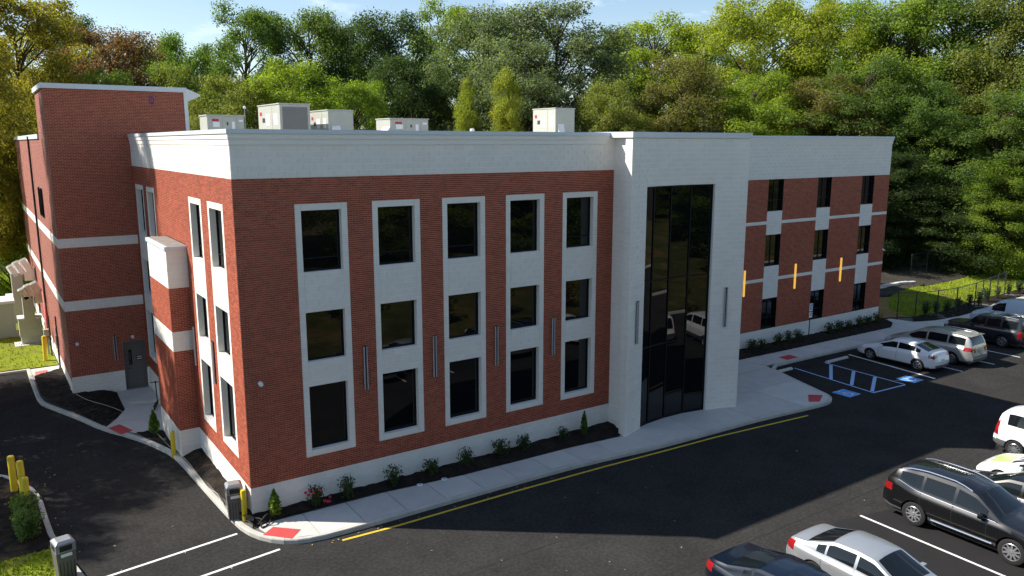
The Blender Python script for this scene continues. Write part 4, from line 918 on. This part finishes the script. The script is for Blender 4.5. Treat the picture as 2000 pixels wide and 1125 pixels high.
# trees across the lot, mirrored in the glass
rr_ = random.Random(3)
for i in range(15):
    x = -22+i*7.6+rr_.uniform(-2, 2); y = -36-rr_.uniform(0, 6)-(i % 2)*7
    tree('broadleaf_tree', 'tree across the lot mirrored in the building glass', x, y, rr_.uniform(10, 14), rr_.uniform(4.5, 6.5), rr_.choice(['green','dark','olive','lime','brown']), [4,2,4,2][i % 4], 'trees across the lot', z=zb_(x, y)-.2)
# far woodland mass
Vw = []
for k in range(34000):
    a = random.uniform(R(-8), R(76)); d = random.uniform(118, 150); x = -6.4+math.sin(a)*d; y = -24.1+math.cos(a)*d; z = random.uniform(0, 1)**.8*(16+3*math.sin(a*23)+2*math.sin(a*57)); s = random.uniform(.35, .9)
    q = Vector((random.gauss(0,1), random.gauss(0,1), random.gauss(.4,1))).normalized(); t1 = q.orthogonal().normalized(); t2 = q.cross(t1); p = Vector((x, y, z))
    Vw += [p-t1*s, p+t2*s*.7, p+t1*s, p-t2*s*.7]
wm = link('distant_wood', np_mesh('distant_wood', [tuple(v) for v in Vw], np.arange(len(Vw)), 'leaves')); wm.color = (.035, .06, .016, 1); tag(wm, 'distant dark green woodland behind the trees', 'woodland', kind='stuff')

# ------------------------------------------------------------------ shrubs and small plants
def bush_mesh(seed, R0, H, n, ls, cone=False, stems=7):
    rg = np.random.RandomState(seed); d = rg.normal(size=(n, 3)); d /= np.linalg.norm(d, axis=1)[:, None]; u = rg.uniform(0, 1, n)**.5
    pos = d*u[:, None]*np.array([R0, R0, H*.5]); pos[:, 2] += H*.52
    if cone: pos[:, :2] *= (1.25-pos[:, 2]/H*1.0).clip(.1)[:, None]
    else:
        lob = 1+.35*np.sin(3*np.arctan2(pos[:, 1], pos[:, 0])+seed)+.2*np.sin(7*pos[:, 2]/H+seed); pos[:, :2] *= lob[:, None]
    nrm = d+rg.normal(size=(n, 3))*.8+np.array([0,0,.4]); nrm /= np.linalg.norm(nrm, axis=1)[:, None]; t1 = np.cross(nrm, rg.normal(size=(n, 3))); t1 /= np.linalg.norm(t1, axis=1)[:, None]; t2 = np.cross(nrm, t1); s = ls*rg.uniform(.6, 1.3, n)[:, None]
    V = np.stack([pos-t1*s*.6, pos+t2*s*.34, pos+t1*s*.6, pos-t2*s*.34], 1).reshape(-1, 3)
    lf = np_mesh('foliage', V, np.arange(len(V)).reshape(-1, 4), 'leaves')
    st = MB()
    for k in range(stems):
        a = rg.uniform(0, 6.28); rr = R0*rg.uniform(.2, .7); st.tube([(0,0,-.05),(rr*.5*math.cos(a), rr*.5*math.sin(a), H*.4),(rr*math.cos(a), rr*math.sin(a), H*.85)], [.014,.01,.004], 5, False)
    return lf, st.mesh('stem', 'bark')
BUSH = {'rose': [bush_mesh(i, .34, .85, 420, .085) for i in (1,2,3)], 'arb': [bush_mesh(9, .24, 1.05, 900, .09, True, 2)], 'col': [bush_mesh(15, .26, 1.0, 600, .09, False, 3)], 'big': [bush_mesh(21, .62, 1.5, 1500, .13)]}
def bush(name, label, kind, k, loc, s, col, group=None, cat='shrub'):
    e = thing(name, label, cat, loc, random.uniform(0, 6.28), group, (s[0], s[0], s[1])); lf, st = BUSH[kind][k % len(BUSH[kind])]
    f = link('foliage', lf, e); f.color = (*col, 1); link('stem', st, e); return e
GD = (.035,.06,.018)
fx = [1.95,3.05,4.75,6.25,7.7,9.2,10.3,12.2]
fl = ['red-flowered rose bush under the first front window bay','rose bush in the front bed, second from the building corner','rose bush in the front bed under the second window bay','rose bush in the front bed, fourth from the building corner','rose bush in the front bed under the third window bay','rose bush in the front bed, sixth from the building corner','rose bush in the front bed under the fourth window bay','leggy rose bush in the front bed nearest the entrance bay']
for i, (x, lb) in enumerate(zip(fx, fl)):
    e = bush('rose_bush', lb, 'rose', i, (x, -.42, .25), (random.uniform(.75,1.1), random.uniform(.65,1.05)), GD, 'shrubs along the front bed')
    if i == 0:
        for k, (a, b, c) in enumerate(((-.3,-.2,.75),(-.42,-.05,.62),(-.2,-.3,.66),(.05,-.33,.72),(.35,-.35,.22),(.45,-.3,.18),(-.36,-.22,.58),(.25,-.3,.25),(.5,-.2,.3))):
            m = MB(); m.lathe([(.001,-.05),(.05,-.02),(.062,.02),(.035,.055),(.001,.045)], 8); m.obj('flower', 'flower', e, True, loc=(a, b, c)); 
        e.rotation_euler = (0, 0, 0)
bush('evergreen_sapling', 'bright green cone-shaped sapling at the front building corner', 'arb', 0, (.62,-.33,.2), (1.0,.92), (.11,.17,.02), 'cone-shaped saplings')
bush('evergreen_sapling', 'slim green cone-shaped sapling beside the entrance bay', 'arb', 0, (13.25,-.45,.3), (.75,.98), (.06,.12,.02), 'cone-shaped saplings')
bush('evergreen_sapling', 'green cone-shaped sapling by the service walk', 'arb', 0, (-1.15,9.75,.2), (1.05,1.0), (.09,.15,.02), 'cone-shaped saplings')
bush('island_shrub', 'tall glossy leafy shrub below the three yellow posts', 'big', 0, (-6.02,3.5,.12), (.62,.80), (.10,.16,.045), 'shrubs on the left island')
bush('island_shrub', 'second glossy shrub nearer the bottom edge of the left island', 'big', 0, (-6.05,2.55,.12), (.64,.66), (.095,.155,.045), 'shrubs on the left island')
for i, (x, lb) in enumerate(((29.83,'left of the wing bed against the entrance bay'),(30.7,'second along the wing bed'),(32.2,'third along the wing bed below the first window'),(33.1,'fourth along the wing bed'),(34.05,'left of the access sign post'),(37.2,'first right of the access sign post'),(38.2,'second right of the access sign post'),(39.2,'third right of the access sign post'),(40.4,'fourth right of the access sign post'),(41.4,'second from the end of the wing'),(42.4,'at the far end of the wing bed'))):
    bush('rose_bush', 'small dark shrub '+lb, 'rose', i, (x, 4.62, .22), (random.uniform(.8,1.05), random.uniform(.75,1.)), GD, 'shrubs along the wing bed')
for i, ((x, y), lb) in enumerate(zip([(47.6,4.2),(48.6,4.0),(49.3,3.6),(51.1,3.75),(53.0,3.9),(54.2,3.8),(56.2,4.3),(58.3,4.4),(60.3,4.5),(62.2,4.6)], ['first from the building end','second from the building end','third from the building end','fourth from the building end','fifth from the building end','sixth from the building end','seventh, just left of the white van','eighth, above the white van roof','ninth, behind the white van','tenth, nearest the right edge'])):
    bush('hedge_plant', 'small upright dark hedge plant in the fence bed, '+lb, 'col', i, (x, y, .18), (random.uniform(.8,1.1), random.uniform(.9,1.25)), (.03,.055,.02), 'hedge plants in the fence bed')
# scrub on the bank across the lot
for i in range(16):
    bush('bank_shrub', 'scrub bush on the bank across the lot', 'big', 0, (rr_.uniform(-15,45), rr_.uniform(-34,-19), .6), (rr_.uniform(1.5,2.6), rr_.uniform(1.0,1.8)), rr_.choice([(.08,.09,.025),(.13,.10,.03),(.05,.08,.02)]), 'scrub on the bank')

# ------------------------------------------------------------------ street furniture
def bollard(label, x, y, h, z=.13, r=.085, m='yellow_post'):
    mb = MB(); mb.lathe([(r,-.1),(r,h-.05),(r*.85,h-.015),(r*.45,h),(.001,h+.004)], 18); ob = mb.obj('bollard', m, None, True, loc=(x, y, z)); ob.rotation_euler = (random.uniform(-.02,.02), random.uniform(-.02,.02), 0)
    return tag(ob, label, 'bollard', 'yellow bollards')
bollard('yellow bollard on the left island, farthest of the three', -6.19, 6.77, 1.32, r=.11); bollard('yellow bollard on the left island, middle of the three', -5.94, 5.95, 1.36, r=.11); bollard('short yellow bollard on the left island, behind the leafy shrub', -5.92, 4.75, 1.2, r=.11)
bollard('slim yellow bollard beside the brick service shaft', -.93, 7.15, .98); bollard('slim yellow bollard in front of the grey bin at the building corner', -.22, .10, 1.07); bollard('yellow bollard on the grass in front of the gas meter', -3.9, 25.4, 1.42, z=.14, r=.12)
def bin_(label, x, y, rz):
    e = thing('litter_bin', label, 'bin', (x, y, .13), rz, 'grey litter bins', (.87, .87, .92))
    MB().add([(-.24,-.24,0),(.24,-.24,0),(.24,.24,0),(-.24,.24,0),(-.29,-.29,.95),(.29,-.29,.95),(.29,.29,.95),(-.29,.29,.95)], [(0,3,2,1),(4,5,6,7),(0,1,5,4),(1,2,6,5),(2,3,7,6),(3,0,4,7)]).obj('body', 'bin_metal', e, bevel=.02)
    MB().add([(-.29,-.29,.955),(.29,-.29,.955),(.29,.29,.955),(-.29,.29,.955),(-.29,-.29,1.22),(.29,-.29,1.22),(.29,.29,1.22),(-.29,.29,1.22),(-.20,-.20,1.30),(.20,-.20,1.30),(.20,.20,1.30),(-.20,.20,1.30)], [(0,1,5,4),(1,2,6,5),(2,3,7,6),(3,0,4,7),(4,5,9,8),(5,6,10,9),(6,7,11,10),(7,4,8,11),(8,9,10,11),(3,2,1,0)]).obj('lid', 'grey_metal', e, bevel=.012)
    for k in range(4):
        a = k*math.pi/2; o_ = MB().box(-.18, .18, -.296, -.288, 1.0, 1.17).obj('opening', 'rubber', e); o_.rotation_euler = (0, 0, a)
    for k in range(5): MB().box(-.2+.1*k-.012, -.2+.1*k+.012, -.275, -.255, .1, .85).obj('slat', 'dark_metal', e)
    MB().box(-.16, .16, -.300, -.292, .82, .92).obj('sticker', 'label_white', e)
bin_('grey metal litter bin at the front building corner', -.40, .52, R(-8)); bin_('brownish grey litter bin at the bottom left of the photo', -5.28, -.55, R(10))
# electric scooter leaning on the service shaft
e = thing('scooter', 'black kick scooter parked by the service door', 'scooter', (-.50,13.2,.155), R(72))
MB().box(-.05,.62,-.07,.07,.12,.165).obj('deck', 'rubber', e, bevel=.015); MB().tube([(.62,0,.14),(.74,0,.30),(.66,0,1.08)], .025).obj('stem', 'dark_metal', e, True); MB().tube([(.66,-.24,1.08),(.66,.24,1.08)], .018).obj('handlebar', 'rubber', e, True)
for x in (-.12,.78): MB().lathe([(.04,-.022),(.10,-.025),(.112,0),(.10,.025),(.04,.022)], 18, axis='y').obj('wheel', 'tyre', e, True, loc=(x,0,.112))
MB().box(.60,.70,-.04,.04,1.09,1.13).obj('display', 'label_dark', e); MB().tube([(-.12,0,.2),(.0,0,.24)], .02).obj('mudguard', 'rubber', e)
# access parking sign
e = thing('access_sign', 'white access parking sign on a dark post in the wing bed', 'sign', (34.85,4.45,.15))
MB().tube([(0,0,-.1),(0,0,2.35)], .03, 8).obj('post', 'dark_metal', e); MB().box(-.155,.155,-.045,-.035,1.85,2.32).obj('panel', 'label_white', e); MB().box(-.15,.15,-.045,-.035,1.45,1.80).obj('plate', 'label_white', e)
MB().box(-.10,.10,-.049,-.045,1.92,2.14).obj('symbol_field', 'blue_paint', e); MB().box(-.11,.11,-.049,-.045,2.2,2.26).obj('lettering', 'label_dark', e)
for z in (1.72,1.65,1.58): MB().box(-.1,.1,-.049,-.045,z,z+.03).obj('lettering', 'label_dark', e)
sf = MB(); sf.add([(-.02+.013*math.cos(R(30*i)),-.052,2.115+.013*math.sin(R(30*i))) for i in range(12)], [tuple(range(12))]); sf.box(-.028,-.012,-.052,-.0495,2.03,2.10); sf.box(-.028,.03,-.052,-.0495,2.02,2.035); sf.box(.02,.036,-.052,-.0495,1.96,2.03)
for i in range(10): sf.add([(-.018+r*math.cos(t),-.052,2.0+r*math.sin(t)) for t, r in ((R(120+i*24),.03),(R(144+i*24),.03),(R(144+i*24),.043),(R(120+i*24),.043))], [(0,1,2,3)])
sf.obj('symbol', 'label_white', e)
for x, y, lb in ((28.25,1.45,'concrete wheel stop nearest the entrance apron'),(32.8,1.12,'concrete wheel stop beside the white hatchback nose')):
    MB().add([(-1.0,-.09,0),(1.0,-.09,0),(1.0,.09,0),(-1.0,.09,0),(-.98,-.05,.12),(.98,-.05,.12),(.98,.05,.12),(-.98,.05,.12)], [(0,3,2,1),(4,5,6,7),(0,1,5,4),(1,2,6,5),(2,3,7,6),(3,0,4,7)])
    ob = MB().add([(-1.0,-.09,0),(1.0,-.09,0),(1.0,.09,0),(-1.0,.09,0),(-.96,-.05,.12),(.96,-.05,.12),(.96,.05,.12),(-.96,.05,.12)], [(0,3,2,1),(4,5,6,7),(0,1,5,4),(1,2,6,5),(2,3,7,6),(3,0,4,7)]).obj('wheel_stop', 'concrete', None, bevel=.015, loc=(x,y,.002)); tag(ob, lb, 'wheel stop', 'wheel stops')
# wall lamps: two bars with a dark channel
def wall_lamp(label, p, rz, h, lens='lamp_lens', wd=.10):
    e = thing('wall_lamp', label, 'lamp', p, rz, 'linear wall lamps')
    MB().box(-wd/2, wd/2, -.03, .0, 0, h).obj('back_plate', 'dark_metal', e); 
    for s in (-1, 1): MB().box(s*wd/2-.015, s*wd/2+.015, -.075, -.03, 0, h).obj('bar', lens, e)
    MB().box(-wd/2-.016, wd/2+.016, -.08, -.028, h, h+.025).obj('end_cap', 'dark_metal', e)
for x, lb in ((4.02,'between the first and second window bays'),(6.66,'between the second and third window bays'),(9.28,'between the third and fourth window bays'),(11.94,'between the fourth and fifth window bays')): wall_lamp('tall slim wall lamp '+lb+' of the front', (x,-.012,3.78), 0, 1.5)
for x, lb in ((15.38,'left pier'),(20.72,'right pier')): wall_lamp('slim wall lamp on the '+lb+' of the entrance bay', (x, arc(x)-.02, 3.95), math.atan2(-2*SAG*(x-TXC)/THW**2, 1), 1.75)
for x, lb in ((29.38,'beside the entrance bay'),(33.97,'between the first and second wing windows'),(38.54,'between the second and third wing windows')):
    e = thing('wall_lamp', 'glowing amber wall lamp '+lb, 'lamp', (x, WY-.012, 3.38), 0, 'amber wall lamps'); MB().box(-.04,.04,-.09,0,0,1.52).obj('lens', 'lamp_yellow', e); MB().box(-.065,.065,-.105,.0,1.52,1.56).obj('end_cap', 'dark_metal', e)
wall_lamp('slim wall lamp on the sunlit side wall between the two near bays', (-.012,3.56,3.78), -math.pi/2, 1.5); wall_lamp('slim wall lamp on the side wall beside the service shaft', (-.012,6.28,3.78), -math.pi/2, 1.5)
wall_lamp('short slim wall lamp left of the service door', (-1.41,SY-.012,1.72), 0, 1.22)
def dome(label, p, d):
    e = thing('security_camera', label, 'camera', p, 0, 'white security cameras'); d = Vector(d)
    MB().tube([(0,0,0), d*.06], .07, 14).obj('mount', 'label_white', e, True); m = MB(); m.lathe([(.001,-.075),(.045,-.06),(.07,-.02),(.07,.02),(.04,.04),(.001,.045)], 14); m.obj('dome', 'label_white', e, True, loc=d*.1+Vector((0,0,-.02))); MB().lathe([(.001,-.082),(.03,-.075),(.038,-.06)], 10).obj('lens', 'rubber', e, True, loc=d*.1+Vector((0,0,-.02)))
dome('white dome camera on the front wall near the corner', (.48,-.01,4.6), (0,-1,0)); dome('white dome camera at the left corner of the stair tower', (-3.0,SY-.01,2.74), (0,-1,0)); dome('white dome camera above the service door', (-.62,SY-.01,2.76), (0,-1,0)); dome('white camera at the far end of the right wing', (43.15,WY-.01,5.05), (0,-1,0))
for x, y, lb in ((5.6,-.74,'left'),(6.55,-.80,'right')):
    e = thing('ground_light', 'small round white ground light in the front bed, %s one' % lb, 'light', (x,y,.17), 0, 'ground lights'); MB().lathe([(.11,0),(.11,.03),(.08,.045),(.001,.045)], 16).obj('rim', 'label_white', e, True); MB().lathe([(.06,.046),(.001,.05)], 12).obj('lens', 'lamp_lens', e)
# hoses and cable
def line(label, name, cat, pts, r, m):
    P = [Vector(p) for p in pts]; Q = []
    for i in range(len(P)-1):
        p0, p1, p2, p3 = P[max(i-1,0)], P[i], P[i+1], P[min(i+2,len(P)-1)]
        for k in range(6):
            t = k/6; Q.append(.5*((2*p1)+(-p0+p2)*t+(2*p0-5*p1+4*p2-p3)*t*t+(-p0+3*p1-3*p2+p3)*t**3))
    Q.append(P[-1]); tag(MB().tube(Q, r, 6).obj(name, m, None, True), label, cat)
line('black hose coiled by the corner bollard', 'hose', 'hose', [(-.3,.3,.3),(-.15,-.15,.18),(.0,-.5,.2),(.25,-.55,.45),(.45,-.35,.35),(.35,-.6,.19),(.05,-.75,.19),(.15,-.45,.3),(.0,-.2,.3)], .022, 'rubber')
line('thin pale cable lying on the mulch beside the drive', 'cable', 'cable', [(-.45,.6,.24),(-.55,1.3,.22),(-.5,2.4,.24),(-.62,3.2,.22),(-.66,4.6,.23),(-.7,6.2,.22),(-.9,7.6,.22),(-1.0,8.8,.24),(-1.05,9.7,.22)], .010, 'unit_paint')
line('thin pale cable across the bed by the stair tower', 'cable', 'cable', [(-1.75,13.2,.25),(-2.2,14.2,.34),(-2.9,15.6,.38),(-3.3,17.0,.42),(-3.5,19,.36),(-3.7,20.5,.3),(-3.6,22,.2)], .010, 'unit_paint')
# ------------------------------------------------------------------ rooftop units
def unit(label, x, y, w_, d_, h, louvre=None, hood=None, panels=True, antenna=False, z=11.7):
    e = thing('rooftop_unit', label, 'air conditioner', (x, y, z), 0, 'rooftop air units')
    MB().box(0,w_,0,d_,.0,.28).obj('kerb_frame', 'grey_metal', e); MB().box(-.02,w_+.02,-.02,d_+.02,.28,h).obj('cabinet', 'unit_paint', e, bevel=.02); MB().box(-.05,w_+.05,-.05,d_+.05,h,h+.05).obj('lid', 'unit_paint', e, bevel=.012)
    if louvre:
        a, b, c, t = louvre; MB().box(a,b,-.032,-.02,c,t).obj('grille', 'unit_grille', e); n = int((t-c)/.06)
        for k in range(n): MB().box(a+.01,b-.01,-.05,-.033,c+k*.06+.008,c+k*.06+.03).obj('louvre', 'unit_grille', e)
    if hood == 'left': MB().add([(-.03,.0,.3),(-.03,d_*.5,.3),(-.03,d_*.5,h*.75),(-.03,0,h*.75),(-.55,0,.3),(-.55,d_*.5,.3)], [(0,4,3),(1,2,5),(4,5,2,3),(0,1,5,4)]).obj('intake_hood', 'white_metal', e)
    if hood == 'front': MB().add([(.12,-.03,.35),(.52,-.03,.35),(.52,-.03,h*.62),(.12,-.03,h*.62),(.12,-.35,.35),(.52,-.35,.35)], [(0,3,4),(1,5,2),(4,3,2,5),(0,4,5,1)]).obj('intake_hood', 'white_metal', e)
    if panels:
        zt = h-.12; MB().box(.12*w_,.30*w_,-.03,-.021,zt-.09,zt).obj('badge', 'label_red', e); MB().box(.14*w_,.32*w_,-.03,-.021,zt-.32,zt-.12).obj('notice', 'label_white', e); MB().box(.52*w_,.56*w_,-.03,-.021,zt-.25,zt-.12).obj('switch', 'label_dark', e); MB().box(.66*w_,.74*w_,-.03,-.021,zt-.42,zt-.1).obj('notice', 'label_white', e); MB().box(.86*w_,.97*w_,-.03,-.021,zt-.1,zt-.02).obj('notice', 'label_white', e)
        MB().box(.40*w_,.405*w_,-.025,-.0205,.32,h-.05).obj('panel_joint', 'unit_grille', e); MB().box(.80*w_,.805*w_,-.025,-.0205,.32,h-.05).obj('panel_joint', 'unit_grille', e)
    else:
        for k, (a, b) in enumerate(((.10,.25),(.45,.62))):
            MB().box(-.03,-.021,d_*a,d_*b,h*.55,h*.8).obj('notice', 'label_white', e)
        MB().box(-.028,-.021,d_*.68,d_*.80,h*.62,h*.72).obj('vent', 'label_dark', e); MB().box(-.03,-.021,d_*.82,d_*.92,h*.78,h*.86).obj('badge', 'label_red', e); MB().box(-.025,-.0205,d_*.34,d_*.345,.32,h-.05).obj('panel_joint', 'unit_grille', e)
    if antenna: MB().tube([(w_+.15,.3,0),(w_+.15,.3,h+.35)], .02, 6).obj('mast', 'grey_metal', e); MB().lathe([(.001,-.07),(.06,-.03),(.06,.03),(.001,.07)], 10).obj('lamp_globe', 'label_white', e, True, loc=(w_+.15,.3,h+.38))
unit('low pale rooftop unit nearest the stair tower, with a small mast', 1.85,10.0,1.45,1.2,1.38, antenna=True)
unit('tall rooftop unit with a dark louvred face, second from the left', 4.85,10.0,1.30,3.0,1.92, louvre=(.10,1.2,.35,1.82), panels=False)
unit('plain square rooftop unit, third from the left', 7.0,10.0,1.15,2.2,1.70, hood='front', panels=False)
unit('low wide rooftop unit with a white side hood, fourth from the left', 10.0,10.0,1.95,1.5,1.38, hood='left')
unit('tall white rooftop unit with side hoods left of the entrance bay', 19.6,10.0,1.25,2.0,2.08, hood='front', panels=False)
e = thing('roof_hatch', 'low white roof box left of the tall white rooftop unit', 'hatch', (17.2,11.0,11.7)); MB().box(0,1.6,0,1.2,0,.62).obj('curb', 'label_white', e); MB().box(-.05,1.65,-.05,1.25,.62,.70).obj('lid', 'label_white', e, bevel=.01)
e = thing('vent_pipe', 'tiny white vent pipe on the front roof edge', 'vent', (12.6,7.0,11.7)); MB().tube([(0,0,0),(0,0,.82)], .06, 10).obj('pipe', 'label_white', e, True); MB().lathe([(.10,.80),(.10,.92),(.001,.94)], 12).obj('cap', 'label_white', e, True)
# ------------------------------------------------------------------ equipment by the side wall
def air_handler(label, x, y, s=1.0):
    e = thing('air_handler', label, 'ventilation unit', (x, y, .12), 0, 'ventilation units by the side wall', (s, s, s))
    MB().box(-.95,.75,-.9,.7,0,.07).obj('pad', 'concrete', e); MB().box(-.55,.55,-.5,.5,.07,.5).obj('plinth', 'unit_paint', e, bevel=.02); MB().box(-.62,.62,-.55,.55,.5,1.65).obj('cabinet', 'unit_paint', e, bevel=.03); MB().box(-.66,-.3,-.6,.58,1.65,1.74).obj('lid', 'white_metal', e); MB().box(.3,.66,-.6,.58,1.65,1.74).obj('lid', 'white_metal', e)
    MB().box(-.30,.30,-.57,.2,.9,3.1).obj('riser', 'unit_paint', e, bevel=.03)
    ang = R(-24); mm = Matrix.Rotation(ang, 4, 'Y'); m = MB()
    for k, (x0, x1, hh) in enumerate(((-.52,-.14,.34),(-.16,.24,.40),(.20,.66,.36))):
        b = MB(); b.add([(xx, yy*f_, zz*f_) for xx, f_ in ((x0, .93), (x0+.10, 1.), (x1-.05, 1.), (x1, .96)) for yy, zz in ((-.42,-hh),(.42,-hh),(.42,hh),(-.42,hh))], [(0,1,2,3),(12,15,14,13)]+[(i*4+j, i*4+(j+1)%4, (i+1)*4+(j+1)%4, (i+1)*4+j) for i in range(3) for j in range(4)])
        o_ = b.obj('duct_section', 'foil', e, fixn=True, loc=(.12,-.15,3.35)); o_.rotation_euler = (0, ang, 0)
    MB().box(.36,1.0,-.34,.34,2.55,3.3).obj('wall_duct', 'foil', e, bevel=.05)
air_handler('near ventilation unit with a shiny foil-wrapped duct elbow by the side wall', -4.25, 30.6, .95); air_handler('far ventilation unit with a foil-wrapped duct head, behind the near one', -4.45, 37.5, 1.1)
e = thing('equipment_cabinet', 'large pale equipment cabinet at the left edge on the grass', 'cabinet', (-7.72,32.6,.12)); MB().box(0,2.9,0,2.2,.0,.1).obj('pad', 'concrete', e); MB().box(.1,2.8,.1,2.1,.1,2.15).obj('cabinet', 'unit_paint', e, bevel=.03); MB().box(.02,2.88,.02,2.18,2.15,2.33).obj('lid', 'white_metal', e, bevel=.03); MB().box(1.44,1.46,.08,.1,.2,2.1).obj('door_joint', 'unit_grille', e)
e = thing('gas_meter', 'grey gas meter with pipes low on the sunlit side wall', 'meter', (-3.62,27.0,.15)); MB().lathe([(.001,-.16),(.16,-.12),(.2,0),(.16,.12),(.001,.16)], 14, axis='y').obj('meter_body', 'grey_metal', e, True, loc=(0,0,.85)); MB().tube([(0,0,-.1),(0,0,.7)], .05).obj('pipe', 'grey_metal', e, True); MB().tube([(0,0,1.0),(.05,.6,1.6),(.12,1.6,2.6),(.15,2.6,3.2)], .07).obj('pipe', 'red_mat_faded', e, True); MB().box(-.18,.18,-.2,.1,1.05,1.45).obj('regulator', 'unit_paint', e, bevel=.04); MB().tube([(.1,-.6,-.1),(.1,-.6,2.3)], .04).obj('pipe', 'dark_metal', e)
e = thing('conduit', 'dark conduit pipes rising up the side wall near the corner', 'pipe', (SX0-.07,22.6,.0)); MB().tube([(0,0,.1),(0,0,3.1)], .035).obj('pipe', 'dark_metal', e); MB().tube([(0,.5,.1),(0,.5,2.4)], .03).obj('pipe', 'grey_metal', e); MB().box(-.06,.04,.35,.65,1.5,2.0).obj('junction_box', 'grey_metal', e)
# ------------------------------------------------------------------ fences
def fence(label, P, h, zf, mesh=True):
    e = thing('chain_link_fence', label, 'fence', (0,0,0)); Q = resample(P, 2.2)
    for x, y in Q: MB().tube([(x,y,zf(x,y)-.2),(x,y,zf(x,y)+h)], .04, 8).obj('post', 'dark_metal', e, True)
    for (x0,y0), (x1,y1) in zip(Q[:-1], Q[1:]):
        MB().tube([(x0,y0,zf(x0,y0)+h-.04),(x1,y1,zf(x1,y1)+h-.04)], .028, 6).obj('rail', 'dark_metal', e)
    wr_ = MB(); st = .17
    for (x0,y0), (x1,y1) in zip(Q[:-1], Q[1:]):
        L = math.hypot(x1-x0, y1-y0); n = int(L/st); hh = h-.08
        for k in range(-int(hh/st), n):
            for sg in (1, -1):
                a, b = k*st, k*st+hh; za, zb2 = 0., hh
                if a < 0: za = -a; a = 0.
                if b > L: zb2 = hh-(b-L); b = L
                if b-a < .05: continue
                z0_, z1_ = (za, zb2) if sg > 0 else (hh-za, hh-zb2)
                pa = (x0+(x1-x0)*a/L, y0+(y1-y0)*a/L, zf(x0,y0)+.04+z0_); pb = (x0+(x1-x0)*b/L, y0+(y1-y0)*b/L, zf(x1,y1)+.04+z1_); wr_.tube([pa, pb], .0022, 3, False)
    tag(wr_.obj('wire_mesh', 'dark_metal', e), kind='stuff')
fence('black chain-link fence along the lawn right of the building', [(43.5,5.6),(45.0,4.75),(45.9,4.0),(47.9,3.6),(50.1,3.4),(53.2,3.65),(56.5,4.2),(60.5,4.9)], 1.85, lambda x, y: .2)
fence('taller black chain-link fence at the back of the lawn', [(60.5,12.6),(64.5,12.0),(68.0,11.4),(73.0,10.8)], 2.2, lambda x, y: zr(x, 9))
